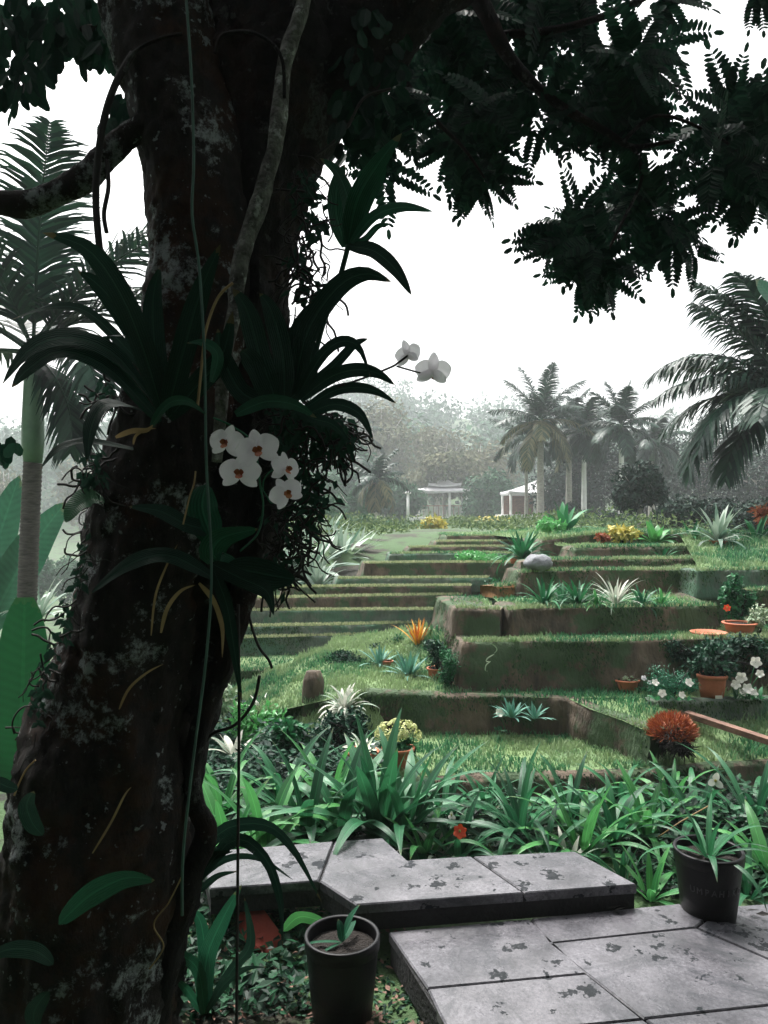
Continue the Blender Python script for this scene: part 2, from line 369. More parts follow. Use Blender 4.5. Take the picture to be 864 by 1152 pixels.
def slab_mat():
    m = bpy.data.materials.new('wet_stone_paving'); m.use_nodes = True; t = m.node_tree; N = t.nodes; Lk = t.links
    b = N['Principled BSDF']; g = N.new('ShaderNodeNewGeometry'); oi = N.new('ShaderNodeObjectInfo')
    def nz(s, d=8, r=.6, dist=0):
        n = N.new('ShaderNodeTexNoise'); n.inputs['Scale'].default_value = s; n.inputs['Detail'].default_value = d
        n.inputs['Roughness'].default_value = r; n.inputs['Distortion'].default_value = dist; Lk.new(g.outputs['Position'], n.inputs['Vector']); return n
    def ramp(src, a, c, ca, cc):
        r = N.new('ShaderNodeValToRGB'); r.color_ramp.elements[0].position = a; r.color_ramp.elements[1].position = c
        r.color_ramp.elements[0].color = (*ca, 1); r.color_ramp.elements[1].color = (*cc, 1); Lk.new(src, r.inputs['Fac']); return r
    def mix(f, a, c, mode='MIX'):
        x = N.new('ShaderNodeMix'); x.data_type = 'RGBA'; x.blend_type = mode
        if hasattr(f, 'name'): Lk.new(f, x.inputs['Factor'])
        else: x.inputs['Factor'].default_value = f
        for k, s in (('A', a), ('B', c)):
            if isinstance(s, tuple): x.inputs[k].default_value = (*s, 1)
            else: Lk.new(s, x.inputs[k])
        return x.outputs['Result']
    base = ramp(nz(5).outputs['Fac'], .3, .7, (.05, .05, .057), (.20, .193, .212))
    fine = ramp(nz(70, 6, .8).outputs['Fac'], .35, .62, (.38, .38, .39), (1, 1, 1))
    c = mix(.9, base.outputs['Color'], fine.outputs['Color'], 'MULTIPLY')
    # discrete dark droppings / lichen spots
    vo = N.new('ShaderNodeTexVoronoi'); vo.inputs['Scale'].default_value = 12; vo.feature = 'F1'
    wn = nz(24, 5); va = N.new('ShaderNodeVectorMath'); va.operation = 'MULTIPLY_ADD'
    va.inputs[1].default_value = (.17, .17, .17); Lk.new(wn.outputs['Color'], va.inputs[0]); Lk.new(g.outputs['Position'], va.inputs[2])
    Lk.new(va.outputs[0], vo.inputs['Vector'])
    th = N.new('ShaderNodeMath'); th.operation = 'MULTIPLY_ADD'; Lk.new(vo.outputs['Color'], th.inputs[0]); th.inputs[1].default_value = .95; th.inputs[2].default_value = -.34
    su = N.new('ShaderNodeMath'); su.operation = 'SUBTRACT'; Lk.new(th.outputs[0], su.inputs[0]); Lk.new(vo.outputs['Distance'], su.inputs[1])
    sp = ramp(su.outputs[0], .0, .06, (0, 0, 0), (1, 1, 1))
    sf = mix(.3, sp.outputs['Color'], ramp(nz(60, 5).outputs['Fac'], .3, .55, (0, 0, 0), (1, 1, 1)).outputs['Color'], 'MULTIPLY')
    c = mix(sf, c, (.022, .025, .027))
    big = ramp(nz(2.2, 10, .8, 1.2).outputs['Fac'], .50, .60, (0, 0, 0), (1, 1, 1))
    c = mix(mix(.7, (0, 0, 0), big.outputs['Color']), c, (.022, .025, .03))
    Lk.new(c, b.inputs['Base Color'])
    rr = ramp(nz(3.2, 6, .6, .4).outputs['Fac'], .42, .62, (.42, .42, .42), (.13, .13, .13)); Lk.new(rr.outputs['Color'], b.inputs['Roughness'])
    bp = N.new('ShaderNodeBump'); bp.inputs['Strength'].default_value = .35; bp.inputs['Distance'].default_value = .006
    Lk.new(nz(55, 8, .7).outputs['Fac'], bp.inputs['Height']); Lk.new(bp.outputs[0], b.inputs['Normal'])
    iv = N.new('ShaderNodeMapRange'); iv.inputs['To Min'].default_value = .45; iv.inputs['To Max'].default_value = .04; Lk.new(sp.outputs['Color'], iv.inputs['Value'])
    Lk.new(iv.outputs[0], b.inputs['Specular IOR Level'])
    return m
M['slab'] = slab_mat()
# ------------------------------------------------------------------ terrain
def sstep(a, b, x):
    t = max(0, min(1, (x - a) / (b - a))); return t * t * (3 - 2 * t)
ZP = [(-60, 0), (-6, -.1), (0, -.13), (5, -.13), (6.6, -.25), (7.6, -.38), (8.6, -.2), (12.0, .9), (13, 1.1), (20, 1.06), (80, .6), (110, 1.0), (140, 7), (250, 36), (340, 36), (900, 0)]
def terr(x, y):
    for (a, za), (b, zb) in zip(ZP, ZP[1:]):
        if a <= y <= b: z = lerp(za, zb, (y - a) / (b - a)); break
    else: z = 0
    r = -x / max(y, 1)
    if y > 6:
        v = sstep(.16, .34, r) * sstep(7, 14, y) * (1 - sstep(90, 140, y))
        z = lerp(z, -5.5, v)
        if y > 120: z -= 12 * sstep(.0, .5, abs(x / y - -.08)) * sstep(120, 220, y)
    if y > 12: z += .25 * noise.noise(Vector((x * .15, y * .15, 0))) * sstep(12, 30, y) * (5 if y > 120 else 1)
    return z
def make_terrain():
    def axis(lo, hi, n, p):  # denser near zero
        return [math.copysign(abs(t) ** p, t) * (hi if t > 0 else -lo) for t in [(-1 + 2 * i / n) for i in range(n + 1)]]
    xs = axis(-500, 500, 150, 3); ys = axis(-60, 900, 220, 2.6)
    mb = MB(); vs = []; fs = []
    for y in ys:
        for x in xs: vs.append((x, y, terr(x, y) + (.012 * noise.noise(Vector((x * 4, y * 4, 0))) if y < 14 else 0)))
    n = len(xs)
    for j in range(len(ys) - 1):
        for i in range(n - 1): fs.append((j * n + i, j * n + i + 1, (j + 1) * n + i + 1, (j + 1) * n + i))
    mb.add(vs, fs); o = mb.build('ground', M['ground'], origin=(0, 0, 0)); tag(o, kind='structure')
M['ground'] = mat('ground_soil', (.05, .045, .03), (.02, .022, .015), .95, 6, .7, 60, c3=(.05, .10, .035), c3t=.42, c3s=1.3)
make_terrain()

# ------------------------------------------------------------------ haze
hb = MB(); X0, X1, Y0, Y1, Z0, Z1 = -520, 520, -65, 905, -20, 75
hb.add([(x, y, z) for x in (X0, X1) for y in (Y0, Y1) for z in (Z0, Z1)], [(0, 1, 3, 2), (4, 6, 7, 5), (0, 4, 5, 1), (2, 3, 7, 6), (0, 2, 6, 4), (1, 5, 7, 3)])
hm = bpy.data.materials.new('haze_air'); hm.use_nodes = True; hn = hm.node_tree; hn.nodes.clear()
ho = hn.nodes.new('ShaderNodeOutputMaterial'); hv = hn.nodes.new('ShaderNodeVolumePrincipled')
hv.inputs['Color'].default_value = (.90, .93, .97, 1); hv.inputs['Density'].default_value = HAZE; hv.inputs['Anisotropy'].default_value = .1
hn.links.new(hv.outputs[0], ho.inputs['Volume'])
if HAZE > 0:
    h = hb.build('haze', hm, smooth=False); tag(h, kind='stuff')

# ------------------------------------------------------------------ paving
def prism(mb, top, thick, inset=0):
    """polygon (counter-clockwise from above) with a small worn bevel on its top edge"""
    n = len(top); c = sum(top, Vector()) / n
    t1 = [p + (c - p).normalized() * .006 for p in top]
    t2 = [p - Vector((0, 0, .005)) for p in top]; t3 = [p - Vector((0, 0, thick)) for p in top]
    fs = [tuple(range(n))]
    for i in range(n):
        j = (i + 1) % n
        fs += [(n + i, n + j, j, i), (2 * n + i, 2 * n + j, n + j, n + i)]
    fs.append(tuple(range(3 * n - 1, 2 * n - 1, -1)))
    mb.add(t1 + t2 + t3, fs)
def shrink(poly, d):
    out = []; n = len(poly)
    for i in range(n):
        a, b, c = poly[i - 1], poly[i], poly[(i + 1) % n]
        e1 = (b - a).normalized(); e2 = (c - b).normalized()
        n1 = Vector((-e1.y, e1.x, 0)); n2 = Vector((-e2.y, e2.x, 0)); m = (n1 + n2)
        m = m.normalized() / max(.4, m.normalized().dot(n1)); out.append(b + m * d)
    return out
def platform(name, label, z, thick, outline, tiles):
    root_loc = G(*outline[0], z); root_loc.z = z - thick
    r = thing(name, label, 'paving', root_loc)
    mb = MB(); P = [G(a, b, z) for a, b in outline]; P = shrink([p - Vector((0, 0, .012)) for p in P], .008)
    prism(mb, P, thick - .012); mb.build('base', M['slabside'], r, smooth=False)
    for t in tiles:
        mb = MB(); prism(mb, shrink([G(a, b, z) for a, b in t], .0035), .035)
        mb.build('paving_slab', M['slab'], r, smooth=False)
M['slabside'] = mat('damp_concrete_edge', (.022, .022, .023), (.008, .008, .009), .85, 12, .5, 60)
# lower platform: lines continue below the frame to keep its real size
A, B_, C_, D_ = (436, 1048), (765, 1016), (1010, 1118), (590, 1400)
def on(a, b, t): return (lerp(a[0], b[0], t), lerp(a[1], b[1], t))
# joints in the photograph: (590,1033)->(722,1160); (560,1111 left from 515)->(600,1095); (600,1058..)->(770,1045)
lowz = 0.0
platform('lower_paving', 'flat dark blotched stone paving with a long thin joint, lowest step at the front right', lowz, .115,
         [(436, 1048), (496, 1146), (590, 1300), (1200, 1240), (1010, 1100), (765, 1016)],
         [[(436, 1048), (480, 1112), (661, 1095), (596, 1033)],
          [(480, 1112), (496, 1146), (510, 1168), (724, 1146), (661, 1095)],
          [(510, 1168), (590, 1300), (900, 1272), (724, 1146)],
          [(596, 1033), (616, 1061), (783, 1043), (800, 1030), (765, 1016)],
          [(616, 1061), (724, 1146), (960, 1120), (783, 1043)],
          [(724, 1146), (900, 1272), (1200, 1240), (960, 1120)],
          [(783, 1043), (960, 1120), (1010, 1100), (800, 1030)]])
platform('upper_paving', 'raised pale stone paving step with a notched back edge, above the lower step', .088, .10,
         [(235, 1000), (359, 991), (400, 1018), (718, 995), (647, 957), (459, 967), (430, 942), (225, 958)],
         [[(235, 1000), (359, 991), (376, 945.9), (225, 958)],
          [(359, 991), (400, 1018), (590, 1004.3), (531, 962.9), (459, 967), (430, 942), (376, 945.9)],
          [(590, 1004.3), (718, 995), (647, 957), (531, 962.9)]])
platform('side_paving', 'dull grey stone slab beyond the black pot at the right edge', -.03, .07,
         [(700, 1050), (1000, 1110), (1010, 1008), (800, 1020)], [[(700, 1050), (1000, 1110), (1010, 1008), (800, 1020)]])

# ------------------------------------------------------------------ terraces
def resample(P, d):
    out = [P[0].copy()]
    for a, b in zip(P, P[1:]):
        k = max(1, int((b - a).length / d))
        for i in range(k): out.append(a.lerp(b, (i + 1) / k))
    return out
def wall_mesh(P, zb, th=.14, batter=.05, amp=.02, d=.05):
    P = resample(P, d); n = len(P); mb = MB(); vs = []; fs = []; rows = 0
    for i, p in enumerate(P):
        t = (P[min(i + 2, n - 1)] - P[max(i - 2, 0)]); t.z = 0; t.normalize(); o = Vector((t.y, -t.x, 0))
        h = p.z - zb; prof = [(batter * (1 - j / 9), -h * (1 - j / 9)) for j in range(9)] + [(.003, -.018), (-.008, -.003), (-.05, .004), (-th, -.004), (-th, -h)]
        rows = len(prof)
        for k, (a, z) in enumerate(prof):
            q = p + o * a + Vector((0, 0, z))
            nn = noise.noise(q * 2.2) * 1.5 + noise.noise(q * 9) + .6 * noise.noise(q * 24)
            q += o * (amp * nn) + Vector((0, 0, (amp * .6 * noise.noise(q * 2.3 + Vector((5, 0, 0)))) if 0 < k < rows - 1 else 0))
            vs.append(q)
    for i in range(n - 1):
        for k in range(rows):
            k2 = (k + 1) % rows
            fs.append((i * rows + k, i * rows + k2, (i + 1) * rows + k2, (i + 1) * rows + k))
    fs.append(tuple(range(rows))); fs.append(tuple(range((n) * rows - 1, (n - 1) * rows - 1, -1)))
    mb.add(vs, [tuple(reversed(f)) for f in fs]); return mb
LAWNS = []     # quads that carry grass: (a,b,c,d, density, height)
def terrace(label, pts, zb, dY, dz=0, m='wall', th=.14, dens=2200, gh=.03, left_back=0, right_back=0, batter=.05, name='retaining_wall'):
    """pts = (px,py,z) along the wall's top edge; lawn runs dY behind it"""
    P = [G(*p) for p in pts]
    front = [p.copy() for p in P]
    if left_back: P.insert(0, P[0] + Vector((-.12 * left_back, left_back, 0)))
    if right_back: P.append(P[-1] + Vector((.12 * right_back, right_back, 0)))
    if gh == .02: th = .06
    if name: WALLS.append((P, zb, batter, gh))
    if name: tag(wall_mesh(P, zb, th, batter).build(name, M[m]), label, 'wall', 'retaining walls of the terraces')
    if dY:
        if gh == .02: th = .05
        F2 = [p + Vector((0, .03, -.012)) for p in resample(front, .25)]
        B2 = [Vector((p.x, p.y + dY, p.z + dz)) for p in F2]
        lawn(F2, B2, dens, gh)
        ed = resample(front, .3)
        for a, b in zip(ed, ed[1:]): EDGES.append((a, b, gh))
    return front
EDGES = []; WALLS = []
def lawn(F2, B2, dens, gh, kx=6):
    mb = MB(); n = len(F2)
    vs = []
    for j in range(kx + 1):
        for a, b in zip(F2, B2):
            q = a.lerp(b, j / kx); q.z += .012 * noise.noise(q * 3.1); vs.append(q)
    fs = [(j * n + i, j * n + i + 1, (j + 1) * n + i + 1, (j + 1) * n + i) for j in range(kx) for i in range(n - 1)]
    mb.add(vs, fs); tag(mb.build('lawn', M['lawn']), kind='structure')
    for i in range(n - 1): LAWNS.append((F2[i], F2[i + 1], B2[i + 1], B2[i], dens, gh))

T = terrace
# right-hand stack, from the planting bed upwards
T('low brown earth kerb in front of the lowest green lawn, behind the strap leaved lilies', [(330, 880, -.02), (490, 876, 0), (700, 868, 0), (868, 855, 0), (1050, 842, 0)], -.16, .0, th=.10)
lawn([G(380, 878, -.015), G(490, 873, 0), G(700, 866, 0), G(735, 863, 0)], [Vector((-.15, 5.35, 0)), Vector((.34, 5.35, 0)), Vector((1.5, 5.3, 0)), Vector((1.75, 4.75, 0))], 4500, .035)
lawn([G(735, 863, 0), G(868, 853, 0), G(1050, 840, 0)], [Vector((1.82, 5.2, .16)), Vector((2.75, 5.13, .12)), Vector((3.9, 5.1, .12))], 4500, .05)
W2 = T('dark mossy earth wall behind the lowest lawn, turning a corner towards the orange bush',
       [(405, 778, .262), (450, 780, .262), (520, 782, .255), (600, 783, .25), (640, 784, .25), (663, 795, .24), (700, 808, .22), (733, 822, .20)], -.02, 0, th=.12)
T('short dark wet wall behind the long brown board at the right', [(728, 788, .25), (790, 788, .25), (868, 786, .25), (1060, 784, .25)], 0, 0, m='wallgreen', th=.1)
W3 = T('tall dark soil wall hung with ivy behind the big terracotta pot', [(522, 722, .58), (600, 721, .585), (700, 721, .59), (830, 717, .60), (980, 716, .60)], .2, .55, .0, left_back=1.1, batter=.09, dens=4000)
# lawn of the second level (deep on the left, narrow on the right)
lawn([Vector((-1.7, 5.9, -.22)), G(380, 785, .20), G(405, 779, .25), G(520, 783, .243), G(640, 786, .238), Vector((1.85, 5.22, .236)), Vector((3.9, 5.2, .236))],
     [Vector((-1.6, 6.9, -.2)), Vector((-.65, 7.0, .24)), Vector((-.4, 7.0, .27)), Vector((.5, 7.0, .30)), Vector((1.3, 5.6, .25)), Vector((2.4, 5.6, .24)), Vector((3.9, 5.6, .24))], 4200, .04, 14)
lawn([G(640, 787, .238), G(663, 798, .228), G(700, 811, .208), G(733, 825, .188)], [G(742, 786, .24), G(752, 787, .238), G(765, 800, .18), G(768, 815, .13)], 4200, .04, 4)
lawn([Vector((-.55, 6.6, .255)), Vector((-.1, 6.2, .26)), Vector((.48, 5.6, .25)), Vector((.60, 5.5, .25))], [Vector((-.5, 7.5, .26)), Vector((.0, 7.3, .36)), Vector((.35, 6.6, .53)), Vector((.55, 5.65, .58))], 4200, .045, 6)
W4a = T('short block of dark earth wall left of the rust stained wall', [(513, 684, .776), (563, 686, .776)], .5, .9, th=.3, left_back=.8)
W4b = T('long earth wall with rust stains below the white striped plant', [(574, 686, .776), (590, 684, .776), (700, 683, .78), (807, 681, .78)], .5, 1.0, left_back=.5, right_back=.9)
W5 = T('curved brown earth wall behind the white striped plant', [(588, 644, .98), (620, 642, .985), (700, 641, .985), (806, 641, .985), (815, 643, .975)], .72, .5, left_back=.5, right_back=.7, dens=3000)
W6 = T('earth wall second below the croton bushes, its left end sloping down', [(600, 634, 1.05), (612, 630, 1.06), (700, 629, 1.064), (793, 628, 1.064)], .95, .5, left_back=.5, right_back=.5, dens=3000)
W7 = T('short straight earth wall just below the croton bushes', [(648, 616, 1.16), (700, 615, 1.16), (776, 614, 1.16)], 1.0, .9, left_back=.4, right_back=.4, dens=2500)
W8 = T('topmost curved wall running up to the right behind the crotons', [(610, 608, 1.189), (650, 603, 1.2375), (695, 599, 1.276), (780, 601, 1.257), (880, 603, 1.237), (1000, 604, 1.228)], 1.0, 4.5, -.05, left_back=.8, dens=500, gh=.05)
T('dark low wall below the grassy mound at the right edge', [(786, 642, 1.0), (830, 641, 1.0), (990, 640, 1.0)], .75, .6, left_back=.3, m='wallgreen')
T('brown wall end at the right edge beside the round leafy shrub', [(838, 664, .86), (990, 662, .86)], .55, .6, m='wall')
lawn([G(786, 639, 1.0), G(880, 638, 1.0), G(1000, 637, 1.0)], [Vector((3.3, 8.6, 1.26)), Vector((4.6, 8.6, 1.28)), Vector((6, 8.6, 1.28))], 2500, .05)
T('rust coloured bare earth block behind the small tufts at the left end of the stained wall', [(560, 660, .86), (585, 657, .865), (609, 657, .865)], .76, .3, m='wallrust', th=.2, dens=1500)
# left-hand flight of long steps
T('low curb with a rusty top behind the white flowered plants at the left', [(200, 756, -.07), (262, 755, -.07), (335, 752, -.07), (352, 750, -.07)], -.5, 1.0, right_back=.6, th=.09, m='wall', dens=1800)
T('lowest long step wall at the left behind the pale lawn', [(190, 719, .11), (270, 718, .113), (400, 714, .113), (470, 711, .113)], -.15, .17, m='wallgreen', dens=900, gh=.02)
T('second long step wall from the bottom at the left, with a brown bare stretch', [(180, 706, .21), (275, 705, .219), (400, 703, .219), (485, 700, .219)], .05, .22, m='wallgreen', dens=900, gh=.02)
T('third long step wall from the bottom at the left, mossy green', [(200, 688, .36), (275, 687, .363), (400, 686.5, .363), (520, 686, .363)], .15, .22, m='wallgreen', dens=900, gh=.02)
T('fourth long step wall from the bottom at the left', [(210, 674, .49), (300, 673, .4945), (400, 671, .4945), (520, 669, .4945)], .3, .25, m='wall', dens=900, gh=.02)
T('fifth long step wall from the bottom, starting beside the pale agaves', [(318, 661, .597), (400, 660, .597), (530, 659, .597)], .42, .30, m='wall', dens=900, gh=.02, left_back=.4)
T('sixth long step wall from the bottom, shorter than those below', [(380, 651, .675), (460, 650.5, .675), (550, 650, .675)], .5, .35, m='wallgreen', dens=900, gh=.02, left_back=.5)
T('tall seventh step wall right of the pale agaves', [(410, 634, .847), (470, 633, .847), (590, 633, .847), (610, 634, .84)], .6, .55, m='wall', dens=900, gh=.02, left_back=.6)
T('dark planted step wall above the tall seventh step', [(440, 623, .944), (500, 622, .944), (600, 623, .944)], .8, .5, m='wallgreen', dens=900, gh=.03, left_back=.5)
T('third step wall from the top on the way to the pavilion', [(462, 616, 1.0), (520, 615, 1.0), (600, 615, 1.0)], .9, .65, m='wall', dens=700, gh=.02, left_back=.5)
T('second step wall from the top on the way to the pavilion', [(492, 609.5, 1.06), (530, 609, 1.06), (610, 609, 1.06)], .95, .6, m='wall', dens=700, gh=.02, left_back=.5)
T('topmost narrow step wall in front of the pavilion garden', [(503, 603, 1.13), (540, 602.5, 1.13), (620, 602.5, 1.13)], 1.0, 2.2, m='wall', dens=400, gh=.03, left_back=.6)
T('short rust coloured wall at the left end of the upper steps', [(412, 609, .99), (465, 608, 1.0)], .8, .8, m='wallrust', dens=400, left_back=.5)
# hedge at the left of the second lawn
def grassfill():
    rnd = random.Random(5); mb = MB(); V = mb.v; Fc = mb.f; Mi = mb.m
    dry = MB(); wet = (V, Fc, Mi)
    def blade(p, h):
        nonlocal V, Fc, Mi
        a = rnd.uniform(0, 6.283); wd = rnd.uniform(.0022, .0045) * (1 + p.y * .07); l = rnd.uniform(.1, .7) * h; b = rnd.uniform(0, 6.283)
        dx, dy = math.cos(a) * wd, math.sin(a) * wd; lx, ly = math.cos(b) * l, math.sin(b) * l
        i = len(V)
        V.append((p.x - dx, p.y - dy, p.z)); V.append((p.x + dx, p.y + dy, p.z))
        V.append((p.x + lx * .4 + dx * .7, p.y + ly * .4 + dy * .7, p.z + h * .6)); V.append((p.x + lx * .4 - dx * .7, p.y + ly * .4 - dy * .7, p.z + h * .6))
        V.append((p.x + lx, p.y + ly, p.z + h))
        Fc.append((i, i + 1, i + 2, i + 3)); Fc.append((i + 3, i + 2, i + 4)); Mi.append(0); Mi.append(0)
    for a, b, c, d, dens, gh in LAWNS:
        ar = ((b - a).cross(d - a).length + (b - c).cross(d - c).length) / 2
        for k in range(int(ar * dens)):
            u, v = rnd.random(), rnd.random(); p = a.lerp(b, u).lerp(d.lerp(c, u), v)
            cl = noise.noise(p * 5) + .6 * noise.noise(p * 17)
            if cl < -.35 and rnd.random() < .7: continue
            blade(p, gh * rnd.uniform(.4, 1.2) * (1 + .6 * cl))
    for a, b, gh in EDGES:      # dry grass on the tread edges, sunlit paleness put into its colour
        t = b - a; o = Vector((t.y, -t.x, 0)).normalized(); V, Fc, Mi = dry.v, dry.f, dry.m
        for k in range(int(t.length * (1300 if gh == .02 else 260))):
            p = a.lerp(b, rnd.random()) + o * rnd.uniform(-.09, .02); p.z += .0
            blade(p, (.028 if gh == .02 else gh * .8) * rnd.uniform(.4, 1.3))
    V, Fc, Mi = wet
    tag(dry.build('sunlit_dry_grass', M['sunlit_drygrass'], smooth=False, origin=(0, 0, 0)), kind='stuff')
    for a, b, gh in EDGES:      # shaggy fringe that hangs over the wall tops
        t = b - a; o = Vector((t.y, -t.x, 0)).normalized()
        if gh == .02: continue
        for k in range(int(t.length * 420)):
            p = a.lerp(b, rnd.random()) + o * rnd.uniform(-.05, .012); p.z += -.004
            blade(p, gh * rnd.uniform(.5, 1.5))
    hm = MB(); hr = random.Random(8)      # moss, roots and creeping leaves on the earth faces
    for P, zb, bt, gh in WALLS:
        for a, b in zip(P, P[1:]):
            t = b - a; 
            if t.length < .02 or a.y > 8.6: continue
            o = Vector((t.y, -t.x, 0)).normalized(); h = a.z - zb
            for k in range(int(t.length * h * 2600)):
                u = hr.random(); s_ = hr.random() ** 1.7; p = a.lerp(b, u); p = p + o * (bt * s_ + .012) - Vector((0, 0, h * s_))
                cl = noise.noise(p * 2.3 + Vector((9, 0, 0))) + .5 * noise.noise(p * 8) - s_ * .35
                if cl < -.12: continue
                leaf(hm, p, Vector((hr.uniform(-.7, .7), -.3, -1)) + o * .2, o + rvec(hr) * .5, hr.uniform(.012, .04) * (1.3 if cl > .3 else .8), hr.uniform(.006, .014))
    tag(hm.build('moss', M['mossleaf'], smooth=False, origin=(0, 0, 0)), kind='stuff')
    tag(mb.build('grass', M['grass'], smooth=False, origin=(0, 0, 0)), kind='stuff')
    print('grass faces', len(mb.f))
# skirt of the second lawn, sloping down to the ground on its near left
lawn([G(250, 830, -.18), Vector((-.9, 5.3, -.13)), Vector((-.35, 5.15, -.10)), Vector((-.05, 5.12, -.05)), Vector((.0, 5.2, .1))],
     [Vector((-1.72, 6.0, -.24)), Vector((-.95, 6.2, -.02)), G(380, 785, .20), G(400, 780, .25), G(412, 779, .25)], 3000, .05, 6)
lawn([G(190, 815, -.36), G(270, 818, -.3), G(350, 815, -.15)], [Vector((-3.0, 7.55, -.38)), Vector((-1.55, 7.5, -.36)), Vector((-.95, 7.4, -.2))], 1500, .05, 6)

# ------------------------------------------------------------------ trees
def tree(name, label, x, y, h, r, m, nleaf, lsz, seed, cat='tree', group=None, tr=.0, lumps=9, cz=.62, z0=None, lean=0, tm='ptrunk', flat=1):
    rnd = random.Random(seed); z = terr(x, y) if z0 is None else z0
    root = thing(name, label, cat, (x, y, z - .05), group)
    tr = tr or h * .025; mb = MB(); top = Vector((x + lean, y, z + h * cz))
    P = [Vector(q) for q in cat_rom([(x, y, z - .1), (x + lean * .2 + .1 * rnd.uniform(-1, 1), y, z + h * .25), tuple(top)], 8)]
    tube(mb, P, [tr * (1.3 - .7 * i / 8) for i in range(9)], 8, bump=.2)
    for i in range(7):
        v = rvec(rnd); a = P[4 + i % 5]
        b = Vector((x + lean + v.x * r[0] * .7, y + v.y * r[1] * .7, z + h - r[2] + abs(v.z) * r[2] * .8))
        tube(mb, [a, a.lerp(b, .5) + Vector((0, 0, -.04 * h)), b], [tr * .5, tr * .35, tr * .12], 6)
    mb.build('trunk', M[tm], root)
    mb = MB(); leafmass(mb, (x + lean, y, z + h - r[2]), r, int(nleaf * 1.9), lsz * .75, lsz * .45, rnd, .55, lumps=lumps, flat=flat)
    mb.build('crown', M[m], root, smooth=False)
    return root
def px_tree(name, label, px, ptop, wpx, hpx, Y, m, n, lsz, seed, **k):
    if Y > 19: f = 1.1 if m == 'darktree' else 1.7; Y *= f; lsz *= f * .9
    x = (px - CX) / FPX * Y; zt = CZ - (ptop - HY) / FPX * Y; z = terr(x, Y)
    return tree(name, label, x, Y, zt - z, (wpx / 2 / FPX * Y, wpx / 2.2 / FPX * Y, hpx / 2 / FPX * Y), m, n, lsz, seed, **k)
def frond(mb, base, az, el, L, droop, ll, n=26, wd=.03, rnd=random, hang=.5, swp=.9, seg=12, tip=.55):
    P = arc_pts(base, az, el, L, droop, seg)
    tube(mb, P, [wd * .5 * (1 - .85 * i / seg) for i in range(seg + 1)], 5, cap=False)
    for i in range(n):
        t = .12 + .88 * i / (n - 1); f = t * seg; j = min(int(f), seg - 1); p = P[j].lerp(P[j + 1], f - j)
        d = (P[j + 1] - P[j]).normalized(); s = d.cross(Vector((0, 0, 1)))
        if s.length < .05: s = Vector((math.sin(az), -math.cos(az), 0))
        s.normalize(); u = s.cross(d)
        l = ll * (math.sin(math.pi * min(1, .18 + t * .72)) ** .6) * (1 if t < .85 else lerp(1, tip, (t - .85) / .15))
        for sg in (-1, 1):
            k = swp * rnd.uniform(.8, 1.2); dd = (s * sg + d * k + u * rnd.uniform(-.1, .35)).normalized()
            q = p.copy(); V0 = []; L3 = l * rnd.uniform(.85, 1.1)
            sd = dd.cross(u).normalized()
            for m_ in range(4):
                w_ = wd * (.55, .9, .6, .05)[m_]
                V0 += [q - sd * w_ * .5, q + sd * w_ * .5]
                dd = (dd + Vector((0, 0, -hang * (.35 + .3 * m_)))).normalized(); q = q + dd * L3 / 3
            mb.add(V0, [(0, 1, 3, 2), (2, 3, 5, 4), (4, 5, 7, 6)])
def palm(name, label, x, y, z0, h, L, nf, seed, group=None, m='frond', tr=.13, shaft=.8, ll=.55, wd=.045, n=24, els=(75, -25), lean=0, ring=False, azs=None, hang=.5, dr=(.6, 1.7), trunkm='ptrunk', ym=None):
    rnd = random.Random(seed); root = thing(name, label, 'palm', (x, y, z0 - .05), group)
    mb = MB(); k = 60 if ring else 14; hs = h - shaft
    P = [Vector((x + lean * (i / k) ** 1.5, y, z0 - .1 + (hs + .1) * i / k)) for i in range(k + 1)]
    if ring:
        P2 = []; rr = []
        for i, p in enumerate(P):
            P2 += [p, p + Vector((0, 0, (hs / k) * .55))]; rr += [tr * (1.06 - .1 * i / k), tr * (.98 - .1 * i / k)]
        P2.pop(); rr.pop(); tube(mb, P2, rr, 16)
    else: tube(mb, P, [tr * (1.15 - .35 * i / k) for i in range(k + 1)], 10, bump=.08)
    mb.build('trunk', M['pring' if ring else trunkm], root)
    top = Vector((x + lean, y, z0 + h))
    if shaft:
        mb = MB(); a = P[-1]
        Q = [a.lerp(top, i / 6) for i in range(7)]
        tube(mb, Q, [tr * s for s in (.9, 1.12, 1.1, 1.0, .9, .75, .5)], 12)
        mb.build('crownshaft', M['pshaft'], root)
    for i in range(nf):
        t = i / max(1, nf - 1); az = i * 2.39996 + rnd.uniform(-.2, .2) if azs is None else R(azs[i][0])
        el = R(lerp(els[0], els[1], t)) if azs is None else R(azs[i][1])
        l = L * rnd.uniform(.85, 1.1) if azs is None else L * azs[i][2]
        mb = MB(); frond(mb, top - Vector((0, 0, .05 + .1 * t)), az, el, l, lerp(dr[0], dr[1], t) if azs is None else azs[i][3], ll * rnd.uniform(.9, 1.1), n, wd, rnd, hang)
        mb.build('frond', M[ym if (ym and t > .6) else m], root, smooth=False)
    return root

